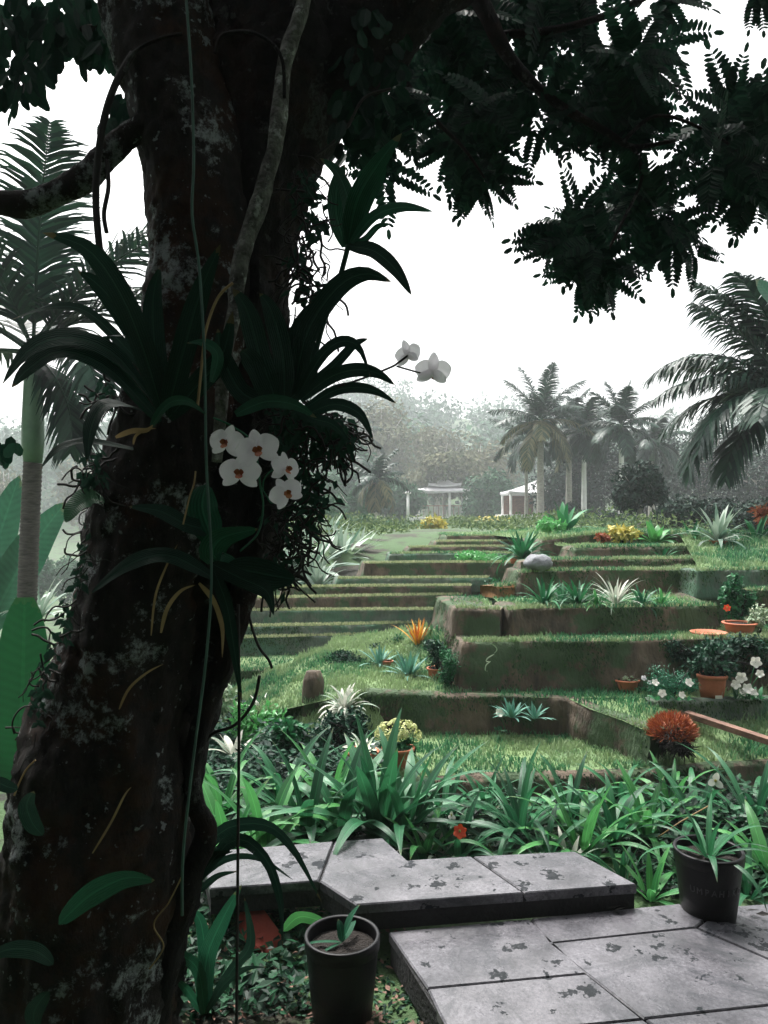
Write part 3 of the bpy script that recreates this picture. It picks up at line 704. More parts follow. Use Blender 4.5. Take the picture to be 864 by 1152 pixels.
# hillside forest that reads as one mass
rnd = random.Random(3); mb = MB()
for i in range(380):
    y = rnd.uniform(112, 250); x = rnd.uniform(-.75, .75) * y
    z = terr(x, y); r = rnd.uniform(4, 9)
    leafmass(mb, (x, y, z + r * rnd.uniform(.4, 1.0)), (r, r, r * rnd.uniform(.6, 1.1)), 260, 1.25, .8, rnd, .75, lumps=5)
tag(mb.build('forest', M['farleaf'], smooth=False, origin=(0, 0, 0)), kind='stuff')
G_FT = 'misty trees on the hillside behind the garden'
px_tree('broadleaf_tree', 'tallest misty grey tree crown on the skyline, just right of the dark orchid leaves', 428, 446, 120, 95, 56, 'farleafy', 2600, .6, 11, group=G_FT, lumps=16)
px_tree('broadleaf_tree', 'soft green tree directly above the small misty palm, left of the curved roof pavilion', 440, 528, 70, 62, 36, 'farleaf', 2200, .34, 61, group=G_FT, lumps=12)
px_tree('broadleaf_tree', 'dark tree between the curved roof pavilion and the small pavilion', 550, 522, 60, 66, 38, 'farleaf', 2200, .34, 62, group=G_FT, lumps=12)
px_tree('broadleaf_tree', 'blue green tree close behind the hanging rootlets', 345, 520, 90, 90, 34, 'farleaf', 2600, .34, 63, group=G_FT, lumps=12)
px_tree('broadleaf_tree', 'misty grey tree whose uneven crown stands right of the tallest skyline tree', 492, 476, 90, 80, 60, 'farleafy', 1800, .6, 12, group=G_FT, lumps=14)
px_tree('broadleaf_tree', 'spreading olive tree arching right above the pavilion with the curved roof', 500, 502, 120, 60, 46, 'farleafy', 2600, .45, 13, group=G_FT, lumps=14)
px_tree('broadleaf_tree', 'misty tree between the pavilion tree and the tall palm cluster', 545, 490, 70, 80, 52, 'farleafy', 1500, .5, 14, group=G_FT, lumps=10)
px_tree('broadleaf_tree', 'dark green tree close behind the right side of the curved roof pavilion', 545, 545, 70, 50, 44, 'farleaf', 1500, .4, 15, group=G_FT)
px_tree('broadleaf_tree', 'grey green tree in mist above the pale agaves', 395, 500, 90, 85, 40, 'farleaf', 2000, .42, 16, group=G_FT, lumps=12)
px_tree('broadleaf_tree', 'low bushy green tree left of the thin white post', 395, 545, 60, 50, 26, 'farleaf', 1500, .26, 17, group=G_FT)
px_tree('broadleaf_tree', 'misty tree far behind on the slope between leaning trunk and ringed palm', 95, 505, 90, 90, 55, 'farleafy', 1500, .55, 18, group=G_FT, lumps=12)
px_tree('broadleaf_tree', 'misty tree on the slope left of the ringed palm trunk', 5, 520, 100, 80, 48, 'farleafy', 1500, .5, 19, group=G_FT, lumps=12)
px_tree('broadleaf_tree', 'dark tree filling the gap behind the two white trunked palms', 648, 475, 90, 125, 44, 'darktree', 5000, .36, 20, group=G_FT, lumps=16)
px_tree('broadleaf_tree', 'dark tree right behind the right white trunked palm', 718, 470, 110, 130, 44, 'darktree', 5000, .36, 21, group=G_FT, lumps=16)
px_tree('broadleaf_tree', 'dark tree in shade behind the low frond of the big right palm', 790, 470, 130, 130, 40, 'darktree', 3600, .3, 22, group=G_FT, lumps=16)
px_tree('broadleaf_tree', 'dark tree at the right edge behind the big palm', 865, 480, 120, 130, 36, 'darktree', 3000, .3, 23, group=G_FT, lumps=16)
px_tree('broadleaf_tree', 'rounded leafy dark green tree between the white palm trunk and the big right palm', 718, 515, 62, 66, 17, 'darktree', 2600, .14, 24, lumps=14)
px_tree('tall_shrub', 'rounded misty shrub beside the ringed palm trunk in the valley', 40, 612, 50, 70, 26, 'farleaf', 1300, .22, 25, cat='shrub')
px_tree('tall_shrub', 'wide misty shrub against the leaning trunk in the valley', 85, 625, 60, 60, 30, 'farleaf', 1300, .24, 26, cat='shrub')
px_tree('tall_shrub', 'low pale shrub below the big pale banana leaves', 12, 640, 60, 50, 22, 'farleaf', 1100, .2, 27, cat='shrub')
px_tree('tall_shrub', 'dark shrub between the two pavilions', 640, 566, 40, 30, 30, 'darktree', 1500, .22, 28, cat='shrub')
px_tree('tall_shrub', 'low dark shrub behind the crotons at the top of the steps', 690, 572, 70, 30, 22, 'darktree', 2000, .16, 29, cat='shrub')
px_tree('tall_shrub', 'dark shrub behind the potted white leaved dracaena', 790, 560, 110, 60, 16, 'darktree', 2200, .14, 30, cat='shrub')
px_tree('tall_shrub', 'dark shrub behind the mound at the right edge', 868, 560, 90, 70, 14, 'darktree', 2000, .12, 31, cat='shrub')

GP = 'palms clustered on top of the terraces'
def ppalm(label, px, ptop, Y, L, nf, seed, **k):
    Y *= 1.35; L *= 1.35
    for a, d in (('tr', .13), ('shaft', .8), ('ll', .55), ('wd', .045)): k[a] = k.get(a, d) * 1.35
    k['n'] = 46
    x = (px - CX) / FPX * Y; z0 = terr(x, Y); zt = CZ - (ptop - HY) / FPX * Y
    return palm('palm_tree', label, x, Y, z0, zt - z0, L, nf, seed, GP, **k)
ppalm('leftmost palm of the cluster, full crown with yellowing fronds, beside the small pavilion', 608, 470, 26, 1.9, 22, 41, tr=.12, shaft=.7, ll=.55, wd=.05, els=(84, -40), dr=(.4, 1.2), ym='frondy', hang=.55)
ppalm('dark palm with a short white trunk between its two taller neighbours', 657, 484, 27, 1.4, 18, 42, tr=.09, ll=.5, wd=.05, els=(84, -35), dr=(.4, 1.3), hang=.6, trunkm='white_paint')
ppalm('palm with the tall slim white trunk at the right of the cluster', 699, 476, 24, 1.4, 18, 43, tr=.09, ll=.48, wd=.05, els=(86, -35), dr=(.3, 1.2), hang=.55, trunkm='white_paint')
ppalm('thin grey palm close behind the leftmost palm of the cluster', 592, 492, 30, 1.6, 13, 44, tr=.07, ll=.55, wd=.05, els=(80, -30), dr=(.4, 1.3), hang=.6)
ppalm('palm crown showing between the two tallest palms of the cluster', 640, 474, 30, 1.6, 15, 45, tr=.12, ll=.6, wd=.07, els=(75, -40), hang=.7)
ppalm('misty palm behind the right edge of the cluster', 733, 496, 30, 1.6, 14, 46, tr=.12, ll=.6, wd=.07, els=(75, -30), hang=.7)
palm('palm_tree', 'small misty palm left of the thin white post', -.4, 40, terr(-.4, 40), 2.4, 2.0, 16, 47, tr=.17, shaft=.3, ll=.7, wd=.1, els=(70, -40), hang=.7, ym='frondy')
palm('palm_tree', 'misty palm with hanging fronds below the dark orchid leaves', -3.0, 70, terr(-3, 70), 8.0, 3.9, 15, 48, tr=.25, shaft=.6, ll=1.2, wd=.15, els=(70, -40), hang=.8)
# large palm on the right: trunk just outside the frame
palm('palm_tree', 'large near palm at the right edge with long arching fronds', 5.0, 9.4, 1.2, 1.75, 1.9, 16, 49, tr=.16, shaft=.6, ll=.55, wd=.045, n=60, hang=.6,
     azs=[(180, 70, 1.0, .8), (175, 48, 1.05, 1.6), (186, 26, 1.0, 1.1), (192, 8, 1.05, 1.7), (200, 15, .95, 1.6), (168, 18, .9, 1.3), (172, 62, .9, .6), (186, 36, .8, 1.2), (205, -10, .85, 1.2), (230, 20, .9, 1.3), (250, 50, .9, 1.3), (150, 50, .9, 1.2), (90, 40, 1, 1.2), (20, 40, 1, 1.2), (320, 40, 1, 1.2), (210, 75, 1, .9)])
# ringed palm on the left
palm('palm_tree', 'ringed grey palm trunk with pale green shaft standing left of the leaning tree', (27 - CX) / FPX * 8.6, 8.6, terr(-4, 8.6), CZ - (385 - HY) / FPX * 8.6 - terr(-4, 8.6), 2.5, 17, 50, tr=.108, shaft=1.35, ll=.66, wd=.045, n=64, lean=.10, ring=True, hang=.35,
     azs=[(100, 80, 1.05, .5), (20, 62, 1.1, .8), (170, 60, 1.1, .8), (5, 38, 1.0, 1.0), (185, 35, 1.1, 1.0), (340, 48, 1.1, 1.0), (300, 70, 1.0, .8), (250, 62, 1.0, 1.0), (-5, 12, .95, 1.1), (190, 5, .9, 1.2), (60, 50, 1.1, .9), (130, 45, 1.1, .9), (215, 35, 1.0, 1.2), (320, 15, .7, 1.6), (330, -30, .55, 1.2), (30, 20, 1.0, 1.0), (160, 15, 1.0, 1.0)])

# ------------------------------------------------------------------ pavilions
def box(mb, x0, x1, y0, y1, z0, z1):
    mb.add([Vector((x, y, z)) for z in (z0, z1) for y in (y0, y1) for x in (x0, x1)],
           [(0, 2, 3, 1), (4, 5, 7, 6), (0, 1, 5, 4), (1, 3, 7, 5), (3, 2, 6, 7), (2, 0, 4, 6)])
def roofmesh(mb, cx, cy, hx, hy, z0, z1, curve=.35, n=8, lift=.25, th=.08):
    rings = []
    for j in range(n + 1):
        t = j / n; k = 1 - t; zz = z0 + (z1 - z0) * (t ** (1 + curve * 2)) ; ring = []
        for s in range(32):
            u = s / 32 * 4; e = int(u); f = u - e
            c = [(-1, -1), (1, -1), (1, 1), (-1, 1), (-1, -1)]; qx = lerp(c[e][0], c[e + 1][0], f); qy = lerp(c[e][1], c[e + 1][1], f)
            up = lift * (abs(f - .5) * 2) ** 3 * k ** 2
            ring.append(Vector((cx + qx * hx * k, cy + qy * hy * k, zz + up)))
        rings.append(ring)
    vs = [p for r in rings for p in r]; fs = []
    for j in range(n):
        for s in range(32): fs.append((j * 32 + s, j * 32 + (s + 1) % 32, (j + 1) * 32 + (s + 1) % 32, (j + 1) * 32 + s))
    b = len(vs); vs += [p - Vector((0, 0, th)) for p in rings[0]]
    for s in range(32): fs.append((b + s, b + (s + 1) % 32, (s + 1) % 32, s))
    fs.append(tuple(range(b + 31, b - 1, -1))); mb.add(vs, fs)
def pavilion():
    Y = 76; cx = (497 - CX) / FPX * Y; z0 = terr(cx, Y)
    r = thing('garden_pavilion', 'white open pavilion with a two tiered upswept roof on thin posts', 'pavilion', (cx, Y, z0))
    s = FPX / Y
    def zz(py): return CZ - (py - HY) / s
    mb = MB(); box(mb, cx - 5.2, cx + 3, Y - 3, Y + 3, z0 - .2, z0 + .24); mb.build('floor_slab', M['white_paint'], r, smooth=False)
    mb = MB(); roofmesh(mb, cx - .1, Y, 2.9, 2.6, zz(553), zz(545), .1, lift=.2, th=.16); mb.build('roof', M['roofp'], r, smooth=False)
    mb = MB(); roofmesh(mb, cx + .2, Y, 1.6, 1.5, zz(546.5), zz(534), .6, lift=.24, th=.16); mb.build('upper_roof', M['roofp'], r, smooth=False)
    mb = MB(); roofmesh(mb, cx - 3.9, Y + .8, 1.5, 1.6, zz(572), zz(569.5), .1, lift=.06, th=.16); mb.build('side_roof', M['roofp'], r, smooth=False)
    for dx, dy in ((-2.4, -2), (2.2, -2), (-2.4, 2), (2.2, 2), (.6, -2.1), (-5, -.4), (-5, 1.8)):
        mb = MB(); top = zz(552) if dx > -4 else zz(571)
        tube(mb, [Vector((cx + dx, Y + dy, z0)), Vector((cx + dx, Y + dy, top))], [.11, .11], 8); mb.build('post', M['white_paint'], r)
    mb = MB()
    for i in range(10): box(mb, cx - 2.4 + i * .48, cx - 2.34 + i * .48, Y - 2.04, Y - 1.98, z0 + .2, z0 + 1.3)
    box(mb, cx - 2.4, cx + 2.2, Y - 2.06, Y - 1.96, z0 + 1.3, z0 + 1.42); mb.build('railing', M['board'], r, smooth=False)
    Y = 56; cx = (596 - CX) / FPX * Y; z0 = terr(cx, Y); s = FPX / Y
    r = thing('small_pavilion', 'small white roofed shelter with thin posts beside the leftmost palm of the cluster', 'pavilion', (cx, Y, z0))
    mb = MB(); roofmesh(mb, cx + .55, Y, 2.4, 2.2, zz(555), zz(540), .1, lift=.12, th=.16); mb.build('roof', M['roofp'], r, smooth=False)
    mb = MB(); box(mb, cx - 2.2, cx + 3, Y - 2.2, Y + 2.2, z0 - .2, zz(579)); mb.build('base_wall', M['white_paint'], r, smooth=False)
    for dx, dy in ((-1.7, -1.9), (0, -1.9), (2.4, -1.9), (-1.7, 1.9), (2.4, 1.9)):
        mb = MB(); tube(mb, [Vector((cx + dx, Y + dy, zz(580))), Vector((cx + dx, Y + dy, zz(554)))], [.09, .09], 8); mb.build('post', M['white_paint'], r)
    mb = MB(); box(mb, cx - 1.6, cx + 2.3, Y + 1.7, Y + 1.8, zz(579), zz(556)); mb.build('back_panel', M['board'], r, smooth=False)
    Y = 50; x = (459 - CX) / FPX * Y; z0 = terr(x, Y); mb = MB()
    tube(mb, [Vector((x, Y, z0 - .1)), Vector((x, Y, CZ - (556 - HY) / FPX * Y))], [.10, .08], 8)
    lathe(mb, (x, Y, CZ - (556 - HY) / FPX * Y), [(.1, 0), (.2, .04), (.2, .12), (.06, .2), (0, .24)], 10)
    tag(mb.build('lamp_post', M['white_paint']), 'thin white post with a small cap standing left of the pavilion', 'post')
pavilion()
# ------------------------------------------------------------------ the big leaning tree
def px_tube(mb, pts, Y, seg=24, n=60, bump=.2, bscale=5):
    """pts = (px, py, r px, optional Y)"""
    C = cat_rom([(*W(p[0], p[1], p[3] if len(p) > 3 else Y), p[2] * (p[3] if len(p) > 3 else Y) / FPX) for p in pts], n)
    tube(mb, [Vector(c[:3]) for c in C], [c[3] for c in C], seg, bump=bump, bscale=bscale)
tree_root = thing('leaning_tree', 'huge dark leaning trunk with white lichen patches, hung with orchids and strap leaved plants', 'tree', (-.75, 2.0, -.15))
mb = MB()
px_tube(mb, [(70, 1330, 118), (84, 1150, 104), (100, 1000, 98), (119, 850, 87), (155, 700, 74), (186, 560, 72), (212, 430, 64), (224, 300, 57), (214, 170, 58), (190, 60, 60), (165, -80, 58), (140, -260, 55), (120, -500, 45)], 2.0, 96, 300, .2, 6)
mb.build('trunk', M['bark'], tree_root)
mb = MB()
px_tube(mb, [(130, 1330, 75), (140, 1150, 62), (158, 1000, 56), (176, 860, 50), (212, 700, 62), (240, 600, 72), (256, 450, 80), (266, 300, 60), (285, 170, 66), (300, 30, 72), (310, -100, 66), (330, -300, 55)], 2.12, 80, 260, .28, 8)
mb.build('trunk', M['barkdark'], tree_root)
mb = MB()
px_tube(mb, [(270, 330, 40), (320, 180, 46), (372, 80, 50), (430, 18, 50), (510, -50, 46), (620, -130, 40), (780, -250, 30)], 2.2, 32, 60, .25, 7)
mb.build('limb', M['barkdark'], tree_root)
mb = MB(); px_tube(mb, [(200, 120, 18), (158, 143, 14), (125, 168, 14), (100, 195, 16), (68, 215, 15), (35, 229, 14), (0, 229, 14), (-60, 215, 14)], 1.92, 16, 60, .2, 14)
mb.build('limb', M['bark'], tree_root)
mb = MB(); px_tube(mb, [(345, -40, 8), (340, 10, 8), (322, 65, 9), (314, 130, 9.5), (308, 170, 9), (296, 215, 10), (280, 262, 10), (268, 310, 9), (262, 360, 8), (252, 410, 8), (248, 470, 7), (244, 520, 6)], 1.80, 12, 80, .2, 30)
mb.build('limb', M['palevine'], tree_root)
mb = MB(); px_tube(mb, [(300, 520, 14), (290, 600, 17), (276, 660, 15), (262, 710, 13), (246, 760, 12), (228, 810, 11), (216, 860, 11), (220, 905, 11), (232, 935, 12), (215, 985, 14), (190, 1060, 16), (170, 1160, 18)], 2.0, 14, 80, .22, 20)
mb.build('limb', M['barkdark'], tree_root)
mb = MB()
px_tube(mb, [(520, -40, 12), (545, 10, 10), (570, 60, 8), (600, 95, 6.5), (640, 125, 5), (685, 150, 4), (712, 165, 3), (760, 158, 2)], 2.7, 10, 50, .1, 20)
px_tube(mb, [(712, 165, 3), (722, 200, 2), (700, 250, 1.8), (665, 320, 1.2)], 2.7, 6, 20, 0)
px_tube(mb, [(700, 160, 3), (740, 130, 2), (800, 150, 1.8), (850, 185, 1.2)], 2.7, 6, 20, 0)
px_tube(mb, [(432, 25, 6), (450, 80, 4), (480, 125, 3), (520, 165, 2), (545, 200, 1.2)], 2.5, 6, 20, 0)
px_tube(mb, [(560, 40, 5), (640, 30, 4), (720, 0, 4), (800, -60, 3)], 2.8, 6, 20, 0)
mb.build('branch', M['barkdark'], tree_root); mb = MB()
px_tube(mb, [(-20, 20, 3), (40, 30, 3), (90, 34, 4), (140, 25, 5), (180, 40, 6)], 2.1, 6, 20, 0)
mb.build('branch', M['barkdark'], tree_root)
def compound(mb, p, d, L, s, rnd, k=9, lw=.27, droop=.5):
    d = d.normalized(); q = p.copy(); s = (s - d * s.dot(d)).normalized()
    for i in range(k):
        t = (i + .5) / k; d = (d + Vector((0, 0, -droop / k))).normalized(); q2 = q + d * L / k
        l = L * lw * (math.sin(math.pi * min(1, .25 + t * .65)) ** .7)
        if i:
            for sg in (-1, 1): leaf2(mb, q, (s * sg + d * .5 + Vector((0, 0, -.1))), s.cross(d) + rvec(rnd) * .2, l, l * .44)
        leafseg = s.cross(d) * .0012
        mb.add([q - s * .0012, q + s * .0012, q2 + s * .0008, q2 - s * .0008], [(0, 1, 2, 3)])
        q = q2
    leaf2(mb, q, d, s.cross(d), L * lw * .8, L * lw * .4)
def bunch(mb, c, n, L, rnd, k=9, down=.3, face=Vector((0, -1, 0))):
    for i in range(n):
        a = rnd.uniform(0, 6.283); v = Vector((math.cos(a), rnd.uniform(-.6, .6), math.sin(a) - down))
        s = v.cross(face + rvec(rnd) * .7)
        compound(mb, c + v * L * .08, v, L * rnd.uniform(.75, 1.15), s, rnd, k)
rnd = random.Random(77); mb = MB()
for cx_, cy_, rx, ry, n, Y, L in [(560, 50, 115, 70, 34, 3.0, 62), (640, 60, 85, 85, 28, 3.0, 62), (705, 25, 50, 45, 14, 2.9, 60), (610, 130, 60, 55, 13, 2.9, 58), (520, 140, 40, 40, 8, 2.7, 52),
                          (470, 110, 45, 80, 13, 2.7, 60), (430, 140, 25, 60, 6, 2.5, 55), (545, 203, 8, 8, 2, 2.6, 46), (712, 222, 40, 32, 8, 2.8, 52), (690, 130, 30, 40, 6, 2.9, 52), (790, 150, 48, 50, 12, 2.8, 55), (835, 170, 35, 55, 9, 2.8, 55),
                          (650, 262, 32, 22, 7, 2.7, 50), (672, 300, 22, 30, 5, 2.7, 48), (740, 262, 22, 16, 3, 2.75, 46), (785, 282, 10, 8, 1, 2.7, 36), (858, -6, 10, 6, 1, 2.4, 42), (700, 95, 30, 40, 5, 2.8, 55)]:
    for i in range(n):
        a = rnd.uniform(0, 6.283); q = math.sqrt(rnd.random())
        if n > 9 and rnd.random() < .74: continue
        bunch(mb, W(cx_ + rx * q * math.cos(a), cy_ + ry * q * math.sin(a), Y * rnd.uniform(.93, 1.1)), rnd.randint(5, 8), L * 1.02 * Y / FPX, rnd, rnd.randint(10, 13))
# simple oval leaves on the upper left
for cx_, cy_, rx, ry, n in [(25, 45, 45, 55, 150), (85, 20, 45, 30, 120), (110, 50, 30, 18, 40), (140, 115, 14, 12, 22), (128, 130, 8, 14, 9), (10, 110, 12, 20, 10), (8, 498, 9, 9, 9), (395, 130, 25, 45, 60), (418, 60, 40, 55, 120)]:
    for i in range(n):
        a = rnd.uniform(0, 6.283); q = math.sqrt(rnd.random()); p = W(cx_ + rx * q * math.cos(a), cy_ + ry * q * math.sin(a), rnd.uniform(2.0, 2.5))
        leaf2(mb, p, Vector((rnd.uniform(-.8, .8), rnd.uniform(-.4, .4), -1)), Vector((0, -1, .2)) + rvec(rnd) * .5, rnd.uniform(.045, .08), rnd.uniform(.024, .036))
# unseen crown leaves, added over and behind the viewer to darken the foreground
for i in range(15000):
    y = rnd.uniform(-5, 3.6); x = rnd.uniform(-5, 5); z = rnd.uniform(2.7, 5.4)
    if z < 1.5 + .70 * max(y, -1) + .35: continue
    if noise.noise(Vector((x * .8, y * .8, 3))) < -.22: continue
    leaf(mb, Vector((x, y, z)), rvec(rnd), Vector((0, 0, 1)) + rvec(rnd) * .6, rnd.uniform(.18, .3), rnd.uniform(.1, .15))
mb.build('crown', M['cleaf'], tree_root, smooth=False)
mb = MB(); rnd = random.Random(78)   # unseen leaves added behind the viewer to block light
for i in range(9000):
    x = rnd.uniform(-7, 7); y = -3.2 - rnd.uniform(0, 1.6) + .08 * x * x * .5; z = rnd.uniform(-.1, 4.2)
    leaf(mb, Vector((x, y, z)), rvec(rnd), Vector((0, 1, .4)) + rvec(rnd) * .5, rnd.uniform(.25, .45), rnd.uniform(.14, .22))
for i in range(4500):                # more light-blocking leaves, on the left side
    y = rnd.uniform(-3.5, 2.6); x = -3.0 - rnd.uniform(0, 1.4); z = rnd.uniform(-.1, 3.8)
    if x > -.62 * y - .75: continue
    leaf(mb, Vector((x, y, z)), rvec(rnd), Vector((1, 0, .4)) + rvec(rnd) * .5, rnd.uniform(.25, .45), rnd.uniform(.14, .22))
for i in range(3500):                # and more on the right, keeping light off the pots
    y = rnd.uniform(-3.5, 1.6); x = 3.2 + rnd.uniform(0, 1.4); z = rnd.uniform(-.1, 2.6)
    leaf(mb, Vector((x, y, z)), rvec(rnd), Vector((-1, 0, .4)) + rvec(rnd) * .5, rnd.uniform(.25, .45), rnd.uniform(.14, .22))
tag(mb.build('added_shade_foliage', M['bushd'], smooth=False, origin=(0, 0, 0)), kind='stuff')

# ------------------------------------------------------------------ ferns and orchids on the trunk
def traced(name, label, cat, leaves, mats='epi', extra=None, group=None):
    x0 = W(leaves[0][0][0][0], leaves[0][0][0][1], leaves[0][2])
    r = thing(name, label, cat, x0, group)
    by = {}
    for pts, w_, Y, *o in leaves:
        m = o[0] if o else mats; Y2 = o[1] if len(o) > 1 else None; pr = o[2] if len(o) > 2 else 'strap'
        mb = MB(); strap_px(mb, pts, Y, w_, pr, Y2=Y2); mb.build('leaf', M[m], r)
    return r
GE = 'strap leaved plants growing on the trunk'
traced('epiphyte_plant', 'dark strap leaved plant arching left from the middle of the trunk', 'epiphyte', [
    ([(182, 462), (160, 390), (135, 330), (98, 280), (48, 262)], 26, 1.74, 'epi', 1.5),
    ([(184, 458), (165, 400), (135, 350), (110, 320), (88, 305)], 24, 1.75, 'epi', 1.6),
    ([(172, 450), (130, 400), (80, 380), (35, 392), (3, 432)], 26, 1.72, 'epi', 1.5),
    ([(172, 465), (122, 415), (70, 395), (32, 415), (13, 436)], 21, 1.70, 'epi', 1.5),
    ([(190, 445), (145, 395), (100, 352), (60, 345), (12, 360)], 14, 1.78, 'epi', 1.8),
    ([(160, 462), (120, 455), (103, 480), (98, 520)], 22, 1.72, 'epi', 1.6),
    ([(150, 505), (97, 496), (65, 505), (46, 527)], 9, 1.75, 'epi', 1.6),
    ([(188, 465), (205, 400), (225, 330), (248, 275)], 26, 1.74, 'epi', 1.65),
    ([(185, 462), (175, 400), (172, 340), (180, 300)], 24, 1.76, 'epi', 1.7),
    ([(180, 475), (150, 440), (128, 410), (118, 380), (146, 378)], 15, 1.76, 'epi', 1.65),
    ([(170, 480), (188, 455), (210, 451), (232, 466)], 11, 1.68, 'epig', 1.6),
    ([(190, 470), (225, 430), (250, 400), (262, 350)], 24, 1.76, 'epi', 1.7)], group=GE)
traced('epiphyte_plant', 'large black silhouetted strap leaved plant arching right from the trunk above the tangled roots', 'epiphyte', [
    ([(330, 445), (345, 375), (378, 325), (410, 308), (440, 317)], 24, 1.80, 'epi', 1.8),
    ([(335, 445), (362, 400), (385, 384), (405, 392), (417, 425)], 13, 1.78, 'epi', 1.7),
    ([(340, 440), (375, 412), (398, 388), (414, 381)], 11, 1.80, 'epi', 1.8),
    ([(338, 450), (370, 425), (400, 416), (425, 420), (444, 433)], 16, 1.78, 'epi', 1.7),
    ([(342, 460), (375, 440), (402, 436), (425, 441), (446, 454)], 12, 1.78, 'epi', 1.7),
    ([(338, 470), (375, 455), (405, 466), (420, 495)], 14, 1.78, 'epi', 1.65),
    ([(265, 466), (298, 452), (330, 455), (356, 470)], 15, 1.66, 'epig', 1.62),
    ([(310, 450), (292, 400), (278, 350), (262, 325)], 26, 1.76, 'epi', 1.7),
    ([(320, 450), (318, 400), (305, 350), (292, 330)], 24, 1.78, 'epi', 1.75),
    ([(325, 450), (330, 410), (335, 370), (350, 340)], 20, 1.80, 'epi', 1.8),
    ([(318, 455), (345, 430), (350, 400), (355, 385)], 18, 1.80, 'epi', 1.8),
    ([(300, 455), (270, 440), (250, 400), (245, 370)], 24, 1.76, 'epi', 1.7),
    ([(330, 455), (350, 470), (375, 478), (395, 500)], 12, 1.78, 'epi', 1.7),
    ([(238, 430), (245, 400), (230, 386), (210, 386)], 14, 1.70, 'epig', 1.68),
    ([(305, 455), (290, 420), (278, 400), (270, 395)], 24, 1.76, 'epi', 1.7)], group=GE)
r = traced('epiphyte_plant', 'bright green strap leaved plant silhouetted against the sky at the upper right of the trunk', 'epiphyte', [
    ([(391, 276), (392, 230), (380, 195), (360, 178)], 17, 1.9, 'epig', 1.85),
    ([(391, 276), (402, 225), (425, 185), (452, 150)], 22, 1.9, 'epig', 1.8),
    ([(394, 275), (420, 244), (452, 233), (487, 238)], 13, 1.88, 'epig', 1.75),
    ([(392, 277), (420, 282), (445, 303), (463, 332)], 17, 1.88, 'epi', 1.75),
    ([(389, 278), (378, 240), (380, 205), (388, 185)], 20, 1.92, 'epig', 1.9),
    ([(392, 276), (415, 220), (428, 195), (432, 170)], 15, 1.9, 'epig', 1.85),
    ([(392, 276), (410, 270), (425, 255), (440, 252)], 8, 1.9, 'epig', 1.85)], group=GE)
mb = MB(); vine_px(mb, [(392, 276), (380, 320), (362, 370), (350, 420)], 1.88, 3.2); mb.build('stem', M['epi'], r)
traced('epiphyte_plant', 'dark broad leaved plant hanging below the white orchids', 'epiphyte', [
    ([(232, 545), (228, 570), (235, 595), (242, 620)], 42, 1.72, 'epig', 1.7, 'oval'),
    ([(270, 640), (240, 625), (250, 605), (290, 595)], 30, 1.70, 'epig', 1.65, 'oval'),
    ([(255, 640), (280, 642), (310, 648), (332, 652)], 34, 1.70, 'epi', 1.65, 'oval'),
    ([(240, 635), (270, 650), (300, 665), (308, 692)], 20, 1.68, 'epi', 1.6),
    ([(240, 650), (190, 625), (145, 635), (102, 668)], 20, 1.72, 'epi', 1.62),
    ([(240, 640), (255, 680), (262, 720), (272, 790)], 16, 1.72, 'epi', 1.68),
    ([(250, 600), (210, 590), (180, 575), (145, 570)], 20, 1.72, 'epi', 1.66)], group=GE)
traced('epiphyte_leaf', 'single oval green leaf poking out left of the trunk above the banana leaf', 'leaf', [([(118, 565), (100, 560), (85, 570), (74, 588)], 28, 1.85, 'banana', 1.8, 'oval')])
traced('dead_leaf_strips', 'curled yellow brown dead leaves hanging on the trunk below the orchids', 'dead leaves', [
    ([(181, 712), (188, 685), (203, 665), (220, 658)], 4.5, 1.68, 'dead'), ([(224, 656), (240, 675), (250, 705), (250, 740)], 6.5, 1.66, 'dead'),
    ([(170, 715), (175, 670), (188, 635), (200, 612)], 2.6, 1.70, 'dead'), ([(134, 798), (145, 775), (165, 757), (184, 747)], 3, 1.70, 'dead'),
    ([(104, 960), (125, 925), (140, 895), (148, 885)], 2.6, 1.70, 'dead'), ([(130, 492), (148, 485), (165, 484), (172, 478)], 6, 1.66, 'dead'),
    ([(150, 500), (153, 490), (165, 483), (176, 482)], 3, 1.66, 'dead')])
traced('low_strap_plant', 'dark arching strap leaves at the trunk foot before the pale stone step', 'plant', [
    ([(206, 985), (250, 935), (298, 928), (330, 955), (362, 1015)], 15, 2.2, 'epi', 2.0),
    ([(215, 1000), (262, 945), (298, 965), (315, 1010), (318, 1065)], 15, 2.15, 'epi', 2.0),
    ([(200, 1010), (215, 980), (240, 962), (262, 958)], 12, 2.2, 'epi', 2.1),
    ([(212, 1000), (250, 968), (290, 965), (330, 990)], 8, 2.2, 'epi', 2.1),
    ([(205, 1005), (225, 1000), (245, 985), (268, 980)], 8, 2.2, 'epi', 2.1)])
traced('broad_leaf_plant', 'broad dull green leaves low on the dark trunk at the bottom left corner', 'plant', [
    ([(66, 1040), (100, 1008), (140, 988), (174, 990)], 26, 1.6, 'epig', 1.5, 'oval'),
    ([(60, 1085), (40, 1070), (10, 1068), (-20, 1080)], 18, 1.6, 'epi', 1.5, 'oval'),
    ([(48, 940), (36, 925), (30, 905), (38, 890)], 20, 1.65, 'epi', 1.6, 'oval'),
    ([(40, 1160), (38, 1140), (46, 1125), (55, 1115)], 20, 1.6, 'epi', 1.55, 'oval'),
    ([(20, 888), (8, 885), (-5, 880), (-20, 885)], 14, 1.65, 'epi', 1.6, 'oval')])
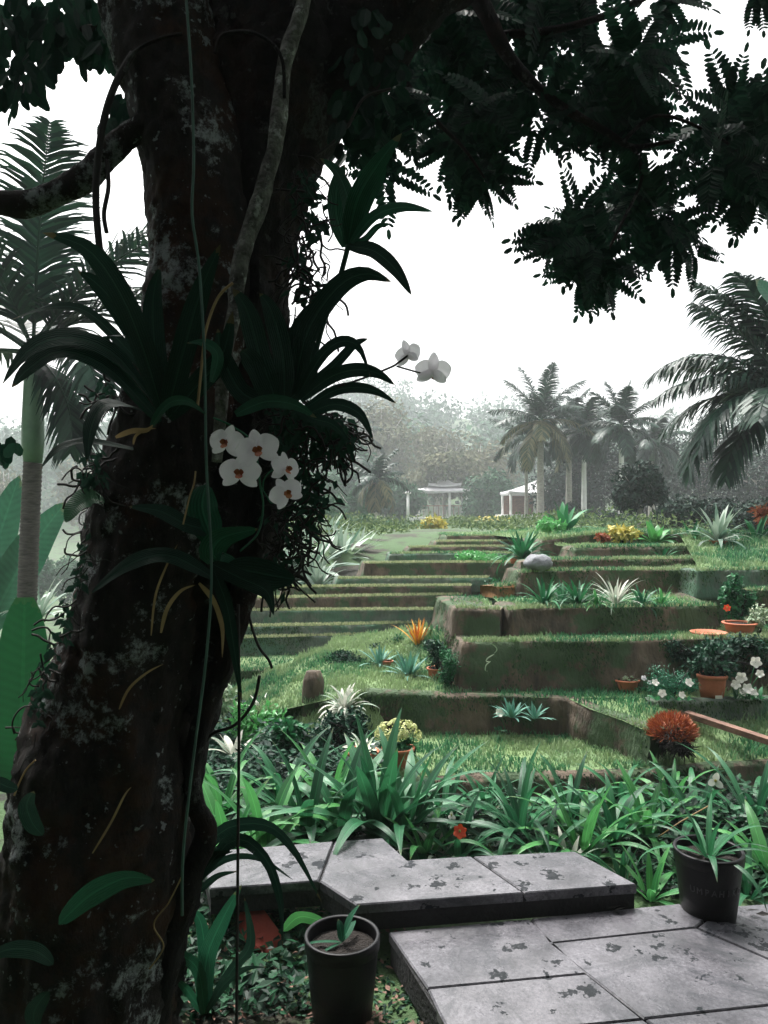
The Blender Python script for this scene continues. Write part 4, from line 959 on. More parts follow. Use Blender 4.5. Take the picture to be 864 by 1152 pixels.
traced('young_strap_plant', 'young upright strap leaved plant growing between the trunk foot and the thin black root', 'plant', [
    ([(230, 1140), (232, 1080), (250, 1035), (272, 995)], 20, 2.2, 'epig', 2.1), ([(230, 1140), (222, 1090), (195, 1072), (170, 1074)], 13, 2.2, 'epig', 2.05),
    ([(228, 1110), (230, 1070), (225, 1035), (212, 1022)], 14, 2.25, 'epig', 2.2), ([(232, 1140), (250, 1110), (275, 1090), (300, 1088)], 8, 2.2, 'epi', 2.1),
    ([(228, 1140), (215, 1120), (205, 1108), (190, 1098)], 9, 2.2, 'epig', 2.1), ([(232, 1135), (262, 1090), (282, 1060), (275, 1010)], 13, 2.25, 'epi', 2.2)])
# vines, cords and roots
for lab, m, Y, r_, pts, nm, ct in [
    ('straight green cord hanging down the whole trunk', 'rope', 1.62, 1.6, [(208, -20), (215, 80), (218, 180), (216, 240), (224, 300), (230, 400), (232, 520), (238, 640), (232, 740), (218, 850), (206, 960), (205, 1030)], 'hanging_cord', 'cord'),
    ('thin straight black aerial root hanging to the ground right of the trunk', 'wire', 1.9, 1.8, [(268, 680), (269, 800), (268, 920), (267, 1040), (266, 1160)], 'aerial_root', 'root'),
    ('tan curling root beside the pale lichen covered stem', 'dead', 1.66, 1.6, [(262, 318), (245, 335), (232, 370), (228, 400), (224, 440), (222, 460)], 'aerial_root', 'root'),
    ('thin root looping over the top of the trunk', 'barkdark', 1.75, 2.0, [(140, 80), (150, 60), (175, 45), (205, 38)], 'aerial_root', 'root'),
    ('thin root arching between trunk and pale stem near the top', 'barkdark', 1.75, 2.2, [(242, 60), (250, 40), (280, 36), (305, 48), (318, 70), (320, 110)], 'aerial_root', 'root'),
    ('black vine drooping from the left limb past the palm', 'wire', 1.85, 4, [(150, 60), (132, 90), (118, 130), (110, 180), (108, 230), (112, 280)], 'drooping_vine', 'vine'),
    ('short black vine beside the drooping vine left of the trunk', 'wire', 1.85, 2.5, [(120, 180), (122, 210), (117, 240), (120, 262)], 'drooping_vine', 'vine'),
    ('dark vine loop over the sky gap right of the upper trunk', 'wire', 2.0, 1.6, [(355, 175), (375, 160), (392, 140), (410, 110), (440, 100)], 'drooping_vine', 'vine'),
    ('black rootlet with a knot hanging over the left curb', 'wire', 2.0, 1.6, [(283, 660), (280, 690), (290, 725), (302, 742), (306, 752)], 'drooping_vine', 'vine'),
    ('dark bent root crossing behind the straight black root above the lilies', 'wire', 2.1, 2, [(228, 840), (240, 825), (265, 815), (285, 790), (292, 760)], 'aerial_root', 'root'),
    ('pale thin twig hanging at the lower left edge of the trunk', 'dead', 1.66, 1, [(16, 895), (22, 880), (30, 865), (40, 855)], 'dry_twig', 'twig'),
    ('pale forked twig hanging at the right foot of the trunk', 'dead', 1.8, .9, [(205, 985), (190, 1015), (173, 1040), (184, 1065), (168, 1090)], 'dry_twig', 'twig'),
    ('tan twig in the middle of the trunk above the dead leaf strips', 'dead', 1.66, 1, [(206, 590), (213, 560), (218, 545), (220, 530)], 'dry_twig', 'twig')]:
    mb = MB(); vine_px(mb, pts, Y, r_, 40); tag(mb.build(nm, M[m]), lab, ct)
# tangled rootlets and tiny leaves on the right of the trunk
def tangle(label, spots, seed, n, nl):
    rnd = random.Random(seed); mb = MB(); ml = MB(); root = None
    c0 = W(spots[0][0], spots[0][1], 1.9); root = thing('root_tangle', label, 'roots', c0)
    for i in range(n):
        s = rnd.choice(spots); p = [s[0] + rnd.uniform(-1, 1) * s[2], s[1] + rnd.uniform(-1, 1) * s[3]]; Y = rnd.uniform(1.82, 2.0)
        a = rnd.uniform(0, 6.283); pts = [(p[0], p[1], Y)]
        for k in range(4):
            a += rnd.uniform(-1, 1); p = [p[0] + math.cos(a) * 9, p[1] + math.sin(a) * 9 + 3]; pts.append((p[0], p[1], Y))
        vine_px(mb, pts, Y, rnd.uniform(.5, 1.5), 10, 4)
    for i in range(nl):
        s = rnd.choice(spots); p = W(s[0] + rnd.gauss(0, .5) * s[2], s[1] + rnd.gauss(0, .5) * s[3], rnd.uniform(1.82, 2.0))
        leaf(ml, p, Vector((rnd.uniform(-1, 1), rnd.uniform(-.4, .4), -.7)), Vector((0, -1, 0)) + rvec(rnd) * .4, rnd.uniform(.015, .04), rnd.uniform(.008, .02))
    mb.build('rootlets', M['wire'], root); ml.build('leaves', M['epi'], root, smooth=False)
tangle('dense black tangle of rootlets and tiny leaves below the black strap leaved plant', [(350, 500, 30, 30), (360, 475, 25, 18), (345, 545, 28, 35), (385, 490, 14, 20), (320, 480, 20, 30)], 5, 170, 520)
tangle('loose tangle of hanging rootlets under the right side orchids', [(325, 600, 24, 30), (345, 585, 18, 22), (315, 640, 15, 20)], 6, 110, 90)
tangle('wispy dark rootlets clinging to the right edge of the upper trunk', [(345, 210, 16, 25), (355, 250, 16, 25), (350, 330, 18, 30), (335, 290, 10, 20)], 7, 90, 170)
tangle('small dark tuft of leaves hanging left of the trunk under the arching leaves', [(108, 515, 12, 12), (112, 545, 8, 25), (120, 440, 8, 14), (95, 535, 6, 8)], 8, 40, 120)
tangle('wispy moss and rootlets along the left edge of the lower trunk', [(98, 620, 6, 30), (88, 660, 6, 30), (74, 700, 8, 30), (60, 740, 8, 30), (50, 775, 6, 25), (42, 800, 8, 25)], 9, 60, 150)

def petal(mb, c, d, nrm, L, wd, cup=.15, prof='oval'):
    d = d.normalized(); s = d.cross(nrm).normalized(); nrm = s.cross(d).normalized(); vs = []; fs = []; A, B = 12, 8
    for i in range(A + 1):
        t = math.sin(math.pi / 2 * i / A); w_ = wd * .5 * (math.sin(math.pi * min(1, (.04 + .96 * t)) ** .9)) ** .55
        if i == A: w_ = wd * .12
        for j in range(B + 1):
            u = j / B * 2 - 1
            z = -cup * L * (t * t) + cup * .5 * wd * (u * u) * .5 + .02 * L * math.sin(9 * t + 5 * u)
            vs.append(c + d * (L * t + .0 * L) + s * (w_ * u) + nrm * z)
    for i in range(A):
        for j in range(B): k = i * (B + 1) + j; fs.append((k, k + 1, k + B + 2, k + B + 1))
    mb.add(vs, fs)
def orchid_flower(root, px, py, Y, rpx, nrm, roll=0, back=False):
    c = W(px, py, Y); r = rpx * 1.04 * Y / FPX; nrm = Vector(nrm).normalized()
    up = Vector((0, 0, 1)); up = (up - nrm * up.dot(nrm)).normalized(); rt = nrm.cross(up) * -1
    up, rt = up * math.cos(roll) + rt * math.sin(roll), rt * math.cos(roll) - up * math.sin(roll)
    mb = MB()
    for a, L, wd in ((90, 1.0, .62), (215, .98, .6), (325, .98, .6)):
        petal(mb, c - nrm * .002, up * math.sin(R(a)) + rt * math.cos(R(a)), nrm, r * L, r * wd, .18)
    for a in (12, 168): petal(mb, c + nrm * .003, up * math.sin(R(a)) + rt * math.cos(R(a)), nrm, r * 1.02, r * 1.12, .12)
    f = mb.build('flower', M['petal'], root)
    mb = MB(); L1 = r * .42
    petal(mb, c + nrm * .006 - up * r * .05, -up + nrm * .5, nrm + up * .5, L1, r * .35, -.3)
    for sg in (-1, 1): petal(mb, c + nrm * .006, rt * sg * .8 + nrm * .9 - up * .2, rt * -sg, L1 * .7, r * .3, .2)
    mb.build('lip', M['lip'], f)
r = thing('white_orchid', 'cluster of five white moth orchids with dark red lips on the trunk', 'orchid', W(300, 560, 1.62))
for a in [(255, 498, 1.58, 21, (-.25, -1, .15), .15), (290, 506, 1.55, 24, (.05, -1, .1), -.25), (270, 532, 1.56, 23, (0, -1, .2), .05), (321, 527, 1.58, 19, (.75, -.7, .1), .1), (322, 555, 1.56, 19, (.3, -1, .15), -.5)]: orchid_flower(r, *a)
mb = MB(); vine_px(mb, [(296, 553), (297, 540), (305, 530), (320, 527)], 1.6, .8); vine_px(mb, [(293, 547), (300, 558), (306, 566), (318, 560)], 1.6, .8)
vine_px(mb, [(293, 548), (296, 570), (290, 600), (270, 620)], 1.62, 1.2); vine_px(mb, [(240, 470), (262, 480), (285, 500), (293, 548)], 1.64, 1.2); mb.build('stem', M['epig'], r)
r = thing('white_orchid', 'two pale orchids seen from behind on a thin stalk against the sky', 'orchid', W(425, 420, 1.75))
mb = MB(); vine_px(mb, [(380, 435), (410, 425), (440, 413), (448, 408), (459, 400)], 1.75, 1.3); vine_px(mb, [(446, 412), (460, 416), (475, 420), (486, 421)], 1.75, 1.1); mb.build('stem', M['wire'], r)
orchid_flower(r, 459, 399, 1.75, 16, (.5, .85, .1), .2); orchid_flower(r, 487, 418, 1.74, 20, (.25, .95, 0), -.1)

# ------------------------------------------------------------------ banana leaves
traced('banana_plant', 'big upright paddle shaped green leaf left of the trunk', 'plant', [([(30, 900), (24, 840), (26, 760), (28, 672)], 66, 2.6, 'banana', 2.6, 'paddle'), ([(20, 900), (0, 850), (-10, 800), (-14, 760)], 40, 2.7, 'bananap', 2.7, 'paddle')])
traced('banana_plant', 'pair of pale banana leaves behind the ringed palm trunk', 'plant', [([(-25, 740), (-20, 660), (0, 600), (22, 535)], 44, 9.6, 'bananap', 9.6, 'oval'), ([(-20, 720), (10, 660), (40, 610), (74, 565)], 44, 9.4, 'bananap', 9.4, 'oval')])
traced('banana_plant', 'bright green leaf edge at the right frame edge above the large palm', 'plant', [([(930, 420), (900, 380), (872, 340), (850, 314)], 40, 6.0, 'bananap', 6.0, 'oval')])
grassfill()
# ------------------------------------------------------------------ planting bed
rn = random.Random(101)
GL = 'strap leaved lilies in the planting bed'
def lily(label, px, py, n, L, wd, m='lily', el=(25, 82), droop=(.5, 2.2), seed=0, z=-.13, cat='lily', name='strap_leaved_lily', group=GL, prof='strap', fold=.35):
    mb = MB(); rosette(mb, G(px, py, z), n, L, wd, el, droop, prof, fold, random.Random(seed * 7 + int(px)), .02, 11)
    o = mb.build(name, M[m], origin=G(px, py, z)); return tag(o, label, cat, group)
B = [  # label, px, py, n, L, width, material, elevation, droop
 ('broad leaved lily hidden mostly behind the straight black root', 258, 975, 15, .50, .045, 'lilyb', (20, 75), (.8, 2.4)),
 ('light green lily with folded over tips just right of the straight black root', 298, 965, 16, .50, .045, 'lilyb', (20, 78), (.8, 2.4)),
 ('lily in front of the pale stone step, left of the tall upright lily', 345, 950, 16, .52, .045, 'lily', (20, 80), (.6, 2.3)),
 ('lily whose bent silvery leaf hangs over the pale step', 385, 948, 15, .52, .048, 'lily', (15, 80), (.7, 2.4)),
 ('tallest upright lily with broad dark green blades behind the pale step', 428, 948, 20, .60, .055, 'lily', (30, 86), (.25, 1.8)),
 ('broad dark lily immediately right of the tallest upright lily', 458, 945, 17, .54, .05, 'lily', (20, 80), (.4, 2.0)),
 ('small lily behind the notch of the raised stone step', 478, 965, 12, .34, .03, 'lilyb', (20, 75), (.6, 2.0)),
 ('green lily beside the single orange red flower', 515, 968, 15, .36, .028, 'lily', (20, 70), (.6, 2.0)),
 ('dense dark fountain shaped lily right of the orange red flower', 585, 945, 34, .52, .026, 'lily', (20, 85), (.9, 2.7)),
 ('low narrow leaved lily squeezed between the dark fountain lily and the stone step', 612, 968, 15, .38, .025, 'lily', (15, 70), (.8, 2.4)),
 ('bright lily with yellow tinged upright leaves behind the right corner of the raised step', 655, 965, 17, .46, .032, 'lilyb', (25, 85), (.4, 1.8)),
 ('arching lily behind the right corner of the raised step', 690, 950, 19, .48, .032, 'lily', (20, 80), (.7, 2.3)),
 ('green lily under the bed kerb, left of the black pot', 728, 945, 16, .44, .034, 'lilyb', (20, 80), (.6, 2.1)),
 ('small young lily growing at the edge of the paving left of the black pot', 732, 1012, 11, .24, .024, 'lilyb', (25, 80), (.3, 1.5)),
 ('tiny lily shoot between the young lily and the raised step', 700, 990, 8, .20, .02, 'lily', (25, 80), (.3, 1.5)),
 ('lily behind the black pot beneath the white flower', 785, 935, 16, .46, .034, 'lily', (20, 75), (.7, 2.2)),
 ('lily with long thin arching blades at the right edge', 850, 935, 22, .56, .026, 'lily', (20, 80), (.7, 2.3)),
 ('broad leaved lily at the right edge below the arching one', 866, 985, 14, .36, .04, 'lilyb', (20, 75), (.5, 1.9)),
 ('lily at the back of the bed against the kerb, behind the tallest upright lily', 500, 925, 16, .42, .032, 'lily', (20, 80), (.7, 2.3)),
 ('lily at the back of the bed between the fountain lily and the bright lily', 640, 922, 16, .40, .028, 'lily', (20, 80), (.8, 2.4)),
 ('lily at the back of the bed left of the white flower', 755, 915, 15, .38, .028, 'lilyb', (20, 80), (.7, 2.3)),
 ('lily at the back left of the bed behind the silvery bent leaf', 372, 915, 17, .46, .04, 'lilyb', (20, 80), (.6, 2.2)),
 ('lily at the back left behind the straight black root', 318, 912, 16, .46, .038, 'lily', (20, 80), (.7, 2.3)),
 ('pale green lily close to the bent black root and slim trunk', 250, 915, 16, .46, .038, 'lilyb', (20, 80), (.7, 2.3)),
 ('dark lily at the back of the bed, right of the terracotta pot', 545, 915, 15, .34, .025, 'lily', (20, 80), (.8, 2.4)),
 ('dark lily at the back of the bed near the orange bush', 700, 905, 14, .32, .026, 'lily', (20, 80), (.8, 2.4)),
 ('dark narrow lily directly right of the black pot', 842, 1010, 12, .26, .022, 'lily', (15, 75), (.6, 2.0)),
]
for i, (lb, px, py, n, L, wd, m, e, d) in enumerate(B): lily(lb, px, py, int(n * 1.15), L * (1.38 if px < 470 else 1.22), wd * (1.3 if px < 470 else 1.25), m, e, d, i)
# yellow striped strap plant by the orange flower
lily('low plant with cream edged arching leaves in front of the orange red flower', 492, 966, 12, .26, .022, 'stripe', (15, 70), (.6, 1.8), 60, name='striped_strap_plant', cat='plant', group=None)
lily('two toned cream and green leaved plant behind the front right corner of the raised step', 640, 975, 9, .22, .026, 'stripe', (25, 80), (.4, 1.6), 61, name='striped_strap_plant', cat='plant', group=None)
# leafy undergrowth of the bed: many small leaves nobody could count
rnd = random.Random(9); mb = MB()
def patch(poly_px, z, n, sz, hmax):
    for i in range(n):
        px = rnd.uniform(poly_px[0], poly_px[1]); py = rnd.uniform(poly_px[2], poly_px[3]); p = G(px, py, z); hh = hmax * max(.1, .6 + noise.noise(p * 4)) * rnd.random(); p.z += hh
        leaf(mb, p, Vector((rnd.uniform(-1, 1), rnd.uniform(-1, 1), rnd.uniform(-.4, .5))), Vector((0, 0, 1)) + rvec(rnd) * .4, sz * rnd.uniform(.5, 1.4), sz * rnd.uniform(.35, .7))
patch((200, 860, 895, 965), -.13, 4600, .05, .09); patch((715, 880, 960, 1010), -.13, 1100, .05, .10); patch((740, 880, 890, 960), -.13, 1500, .06, .2)
patch((-100, 415, 1020, 1152), -.13, 2600, .03, .04); patch((190, 345, 1020, 1152), -.13, 700, .055, .10); patch((60, 330, 960, 1030), -.13, 1200, .045, .10)
patch((415, 500, 1075, 1160), -.13, 260, .025, .03)
tag(mb.build('ground_cover', M['gcover'], smooth=False, origin=(0, 0, 0)), kind='stuff')
rnd = random.Random(10); mb = MB()
patch((200, 430, 845, 905), -.13, 4200, .06, .22); patch((225, 400, 800, 850), -.13, 2600, .07, .16)
tag(mb.build('ground_cover', M['bushd'], smooth=False, origin=(0, 0, 0)), kind='stuff')
# fallen leaves and grit
rnd = random.Random(12); mb = MB()
for i in range(420):
    px = rnd.uniform(150, 520); py = rnd.uniform(1000, 1160); p = G(px, py, -.12)
    leaf(mb, p + Vector((0, 0, .006)), Vector((rnd.uniform(-1, 1), rnd.uniform(-1, 1), .05)), Vector((0, 0, 1)) + rvec(rnd) * .3, rnd.uniform(.012, .045), rnd.uniform(.008, .02))
tag(mb.build('fallen_leaves', M['board'], smooth=False, origin=(0, 0, 0)), kind='stuff')
mb = MB()
for (x, y) in [(838, 1026), (850, 1030), (684, 1024), (690, 1027)]:
    leaf(mb, G(x, y, -.02 if x > 800 else .004) + Vector((0, 0, .006)), Vector((1, rnd.uniform(-.6, .6), .15)), Vector((0, 0, 1)) + rvec(rnd) * .4, .055, .025)
tag(mb.build('fallen_leaves', M['wire'], smooth=False, origin=(0, 0, 0)), kind='stuff')

def flower5(mb, c, r, nrm, n=5, wr=.6, cup=-.2):
    nrm = Vector(nrm).normalized(); a = nrm.cross(Vector((0, 0, 1)))
    if a.length < .1: a = Vector((1, 0, 0))
    a.normalize(); b = nrm.cross(a)
    for i in range(n):
        t = 6.283 * i / n + .3; petal(mb, c, a * math.cos(t) + b * math.sin(t), nrm, r, r * wr, cup)
def bloom(name, label, c, r, m, nrm, stem=.2, n=5, wr=.7):
    root = thing(name, label, 'flower', c - Vector((0, 0, stem)))
    mb = MB(); flower5(mb, c, r, nrm, n, wr); mb.build('petals', M[m], root)
    mb = MB(); lathe(mb, c - Vector((0, .0, .004)), [(0, .0), (r * .16, .004), (r * .14, .012), (0, .015)], 10); mb.build('flower_centre', M['yellowl'], root)
    mb = MB(); tube(mb, [c - Vector((0, -.01, stem)), c - Vector((.01, -.02, stem / 2)), c], [.003, .0025, .002], 6); mb.build('stem', M['bushg'], root)
bloom('single_flower', 'single orange red flower among the lilies behind the raised step', G(516, 968, -.13) + Vector((0, -.05, .155)), .034, 'orange', (.2, -1, .5), .15, 6, .9)
bloom('single_flower', 'white three petalled flower above the lilies near the right edge', W(805, 879, 4.0), .045, 'white', (0, -1, .2), .3, 3, .8)
bloom('single_flower', 'small white bud like flower left of the orange red flower', W(508, 918, 3.7), .022, 'white', (.5, -1, .6), .15, 3, .9)
mb = MB(); tube(mb, [W(740, 942, 3.6), W(765, 925, 3.6), W(800, 905, 3.6)], [.003] * 3, 6); tag(mb.build('bare_twig', M['dead']), 'bare brown twig leaning over the lilies left of the black pot', 'twig')

# ------------------------------------------------------------------ pots
def pot(name, label, c, rt, rb, h, m, rim=.012, drop=.02, tilt=0, soil=True, fl=.0):
    root = thing(name, label, 'pot', c); mb = MB(); th = max(.004, rt * .07)
    rm = .16 * h
    lathe(mb, c, [(0, .001), (rb, 0), (lerp(rb, rt, .5) + fl, (h - rm) * .5), (rt - .4 * rim, h - rm)], 40)
    lathe(mb, c, [(rt - th, h - .003), (rt - th - .002, h * .6)], 40); mb.build('body', M[m], root)
    mb = MB(); lathe(mb, c, [(rt - .4 * rim, h - rm), (rt + rim * .6, h - rm), (rt + rim, h - .004), (rt + rim * .7, h), (rt - th + .002, h), (rt - th, h - .004)], 40); mb.build('rim', M[m], root)
    mb = MB(); lathe(mb, c, [(rt - th - .001, h - drop - .006), (rt * .6, h - drop + .004), (rt * .3, h - drop - .004), (0, h - drop + .003)], 24); mb.build('soil', M['soil'], root)
    return root
c = G(385, 1142, -.125)
pot('plant_pot', 'black plastic pot holding a small seedling beside the lower paving', c, .118, .095, .262, 'blackpot', .004, .035)
lily('small three leaved seedling in the front black pot', 385, 1142, 3, .10, .038, 'epig', (65, 80), (.1, .6), 80, z=.10, name='seedling', cat='plant', group=None, prof='oval')
o = bpy.data.objects['seedling']; o.location = c + Vector((.005, 0, .215))
mb = MB()
for a, e, l, wd in ((20, 75, .13, .036), (60, 35, .09, .03), (120, 78, .07, .03), (190, 12, .15, .016), (215, 0, .12, .014)):
    ribbon(mb, arc_pts(c + Vector((0, 0, .235)), R(a), R(e), l, .5, 8), wd, 'oval', .3)
bpy.data.objects.remove(o)
tag(mb.build('seedling', M['epig']), 'small seedling with one upright leaf in the front black pot', 'plant')
c = G(797, 1030, -.028)
rp = pot('plant_pot', 'black plastic pot with faint embossed capital letters standing right of the lower paving', c, .122, .096, .255, 'blackpot', .005, .03)
def curved_text(parent, s, c, rad, z, size, slant):
    n = len(s)
    for i, ch in enumerate(s):
        cu = bpy.data.curves.new('letter', 'FONT'); cu.body = ch; cu.size = size; cu.extrude = .0012; cu.align_x = 'CENTER'
        t = bpy.data.objects.new('letter', cu); sc.collection.objects.link(t)
        dg = bpy.context.evaluated_depsgraph_get(); me = bpy.data.meshes.new_from_object(t.evaluated_get(dg)); bpy.data.objects.remove(t)
        th = R(-90 + (i - (n - 1) / 2) * 13 - 6); me.materials.clear(); me.materials.append(M['blacktext'])
        o = bpy.data.objects.new('letter', me); sc.collection.objects.link(o); o.parent = parent
        o.location = (rad * math.cos(th), rad * math.sin(th), z); o.rotation_euler = (R(90 - slant), 0, th + R(90)); o.scale = (.85, 1, 1)
curved_text(rp, 'UMPAHIKO', c, .1125, .125, .034, -6)
lily('sparse grey green plant growing in the right black pot', 797, 1030, 16, .32, .022, 'lily', (15, 70), (.4, 1.8), 81, z=.19, name='potted_plant', cat='plant', group=None)
bpy.data.objects['potted_plant'].location = c + Vector((0, 0, .225))
# brick red shard and yellow leaf on the ground
mb = MB(); c = G(295, 1060, -.12)
prism(mb, [c + Vector(v) for v in ((-.10, .02, .07), (-.05, -.05, .03), (.03, -.08, .0), (.08, -.05, .0), (.07, .0, .04), (.0, .05, .10), (-.08, .06, .12))], .012)
tag(mb.build('tile_shard', M['brick'], smooth=False), 'brick red broken pot shard lying in shade left of the front black pot', 'shard')
traced('big_fallen_leaf', 'large yellow green leaf lying beside the brick red shard', 'leaf', [([(318, 1048), (335, 1032), (355, 1034), (378, 1044)], 15, 2.8, 'lilyb', 2.75, 'oval')])

# ------------------------------------------------------------------ plants on the terraces
def ros(label, px, py, z, n, L, wd, m, name='agave', cat='agave', el=(15, 80), droop=(.1, .7), prof='agave', seed=1, group=None, Y=None, fold=.3):
    p = G(px, py, z) if Y is None else W(px, py, Y); mb = MB()
    rosette(mb, p, n, L, wd, el, droop, prof, fold, random.Random(seed * 13 + int(px)), .015, 8)
    o = mb.build(name, M[m], origin=p); tag(o, label, cat, group); return o
def bush(label, px, py, w_, h_, z, n, lf, m, name='bush', cat='bush', seed=1, Y=None, stems='wire', lw=.5, depth=1, group=None):
    """px,py = foot; w_,h_ in px of the crown"""
    p = G(px, py, z) if Y is None else W(px, py, Y); Y_ = p.y; rx = w_ / 2 / FPX * Y_; rz = h_ / 2 / FPX * Y_
    rnd = random.Random(seed * 31 + int(px)); root = thing(name, label, cat, p, group)
    mb = MB()
    for i in range(6): tube(mb, [p, p + Vector((rnd.uniform(-.4, .4) * rx, rnd.uniform(-.3, .3) * rx, rz * .6)), p + Vector((rnd.uniform(-.8, .8) * rx, rnd.uniform(-.5, .5) * rx, rz * rnd.uniform(.9, 1.6)))], [.008, .006, .003], 5)
    mb.build('stems', M[stems], root)
    mb = MB(); leafmass(mb, p + Vector((0, 0, rz)), (rx, rx * .8 * depth, rz), n, lf, lf * lw, rnd, .2, lumps=9); mb.build('foliage', M[m], root, smooth=False); return root
TC = 'terracotta'
def tpot(label, px, pyb, wpx, hpx, z):
    c = G(px, pyb, z); s = c.y / FPX
    return pot('terracotta_pot', label, c, wpx / 2 * s, wpx * .38 * s, hpx * s, 'terra', .06 * wpx * s, .012)
# second tread, right
tpot('large terracotta pot with a white price tag in front of the ivy hung wall', 801, 785, 31, 27, .24)
c = G(801, 785, .24); s = c.y / FPX
mb = MB(); box(mb, c.x - .012, c.x + .035, c.y - .082, c.y - .078, c.z + .012, c.z + .034)
o = mb.build('price_tag', M['white'], bpy.data.objects['terracotta_pot'], smooth=False)
bush('dark leafy bush growing out of the large terracotta pot', 803, 764, 62, 46, 0, 700, .05, 'bushd', Y=c.y)
bush('ivy mass hanging over the tall soil wall at the right', 835, 762, 110, 48, 0, 1700, .045, 'bushd', name='ivy', cat='ivy', Y=5.45, depth=.4)
bush('thin ivy trailing on the wall behind the feathery green bush', 770, 742, 60, 26, 0, 600, .035, 'bushd', name='ivy', cat='ivy', Y=5.42, depth=.3)
bush('feathery emerald green bush between the two terracotta pots', 757, 786, 56, 44, .24, 2600, .022, 'fernm', name='feathery_bush', lw=.3)
tpot('small terracotta pot of pale succulents against the tall soil wall', 705, 778, 26, 14, .24)
c = G(705, 778, .24); rnd = random.Random(4); mb = MB()
for i in range(26):
    a = rnd.uniform(0, 6.28); q = rnd.random() ** .5 * .085; rosette(mb, c + Vector((q * math.cos(a), q * math.sin(a), .085 + .03 * (1 - q / .085))), 9, .022, .012, (10, 70), (.1, .5), 'oval', .2, rnd, .001, 3)
tag(mb.build('succulents', M['palegr']), 'mound of pale green succulent rosettes in the small terracotta pot', 'succulents')
def flowers(label, spots, Y, m, r, seed, leafm='lily', name='flowering_plant', cat='flowering plant', base=(0, 0), nl=16, L=.12, cm='yellowl'):
    rnd = random.Random(seed); p = W(base[0], base[1], Y); root = thing(name, label, cat, p)
    mb = MB()
    for px, py in spots:
        q = W(px, py, Y); tube(mb, [p + Vector((rnd.uniform(-.02, .02), .01, 0)), p.lerp(q, .5) + Vector((0, .01, .02)), q], [.003, .002, .002], 5)
    mb.build('stems', M['bushg'], root)
    for px, py in spots:
        q = W(px, py, Y); mb = MB(); flower5(mb, q, r * rnd.uniform(.8, 1.15), (rnd.uniform(-.5, .5), -1, rnd.uniform(.1, .8)), 5, .95, -.35); mb.build('flower', M[m], root)
    mb = MB(); x0, x1 = min(a for a, b in spots) - 4, max(a for a, b in spots) + 4
    for k in range(4):
        bx = W(lerp(x0, x1, (k + .5) / 4), base[1] , Y + .03); rosette(mb, bx, nl // 3, L, .03, (20, 75), (.3, 1.4), 'oval', .3, rnd, .01, 5)
    mb.build('leaves', M[leafm], root)
flowers('white flowered plant with glossy leaves at the right edge beside the large terracotta pot', [(834, 762), (841, 775), (848, 780), (835, 779), (855, 758), (850, 745), (828, 770)], 5.08, 'white', .035, 1, base=(842, 787), L=.14)
flowers('small white flowers at the foot of the feathery green bush', [(775, 768), (767, 782), (745, 780), (737, 768)], 5.0, 'white', .028, 2, base=(765, 788), L=.07, nl=9)
flowers('little pink and white flower between succulent pot and feathery bush', [(724, 763), (731, 768)], 5.25, 'petal', .022, 3, base=(726, 778), L=.06, nl=9)
# orange bush on its dark stump
p = G(756, 856, .02); s = p.y / FPX; mb = MB(); rnd = random.Random(6)
root = thing('rust_orange_bush', 'rust orange spiky bush with a dark underside at the corner of the lowest lawn', 'bush', p)
leafmass(mb, p + Vector((0, 0, .10)), (.125, .12, .11), 1400, .06, .010, rnd, .2, lumps=7); mb.build('dark_stems', M['wire'], root, smooth=False)
mb = MB()
for i in range(1500):
    v = rvec(rnd); v.z = abs(v.z) * .8 - .05; v.normalize(); q = p + Vector((v.x * .125 * rnd.uniform(.75, 1.0), v.y * .125 * rnd.uniform(.75, 1), .155 + v.z * .10))
    leaf(mb, q, (v + rvec(rnd) * .45 + Vector((0, 0, .3))), Vector((0, 0, 1)) + rvec(rnd), rnd.uniform(.03, .06), .008)
mb.build('orange_shoots', M['orangeb'], root, smooth=False)
# long board and wet gravel behind
mb = MB(); a, b = G(772, 806, .17), G(905, 850, .09); d = (b - a).normalized(); n_ = Vector((-d.y, d.x, 0)).normalized() * .03; up = Vector((0, 0, .035))
mb.add([a - n_, b - n_, b + n_, a + n_, a - n_ + up, b - n_ + up, b + n_ + up, a + n_ + up], [(3, 2, 1, 0), (4, 5, 6, 7), (0, 1, 5, 4), (1, 2, 6, 5), (2, 3, 7, 6), (3, 0, 4, 7)])
tag(mb.build('wooden_board', M['board'], smooth=False), 'long weathered brown board slanting down the lawn at the right edge', 'board')
# succulents on the lowest lawn by the dark wall
tpot('little terracotta pot sunk beside the dark wall at the back of the lowest lawn', 574, 822, 20, 14, .0)
ros('green agave rosette in the little pot against the dark wall', 576, 807, 0, 26, .17, .028, 'agave', Y=5.08, seed=2)
ros('second smaller green rosette right of the potted agave against the dark wall', 602, 808, 0, 20, .14, .025, 'agave', Y=5.1, seed=3)
flowers('pale curled flower at the left of the potted agave by the dark wall', [(562, 802)], 5.05, 'white', .03, 5, base=(568, 822), L=.04, nl=6)
# hanging white flowers on the tall wall
traced('hanging_pale_leaves', 'pale cream curled strips hanging on the left part of the tall soil wall', 'leaves', [([(552, 724), (557, 727), (559, 731), (556, 735)], 1.3, 5.3, 'palegr'), ([(556, 736), (549, 740), (547, 744), (552, 744)], 1.3, 5.3, 'palegr'), ([(552, 744), (547, 748), (546, 754), (549, 755)], 1.2, 5.3, 'palegr')])
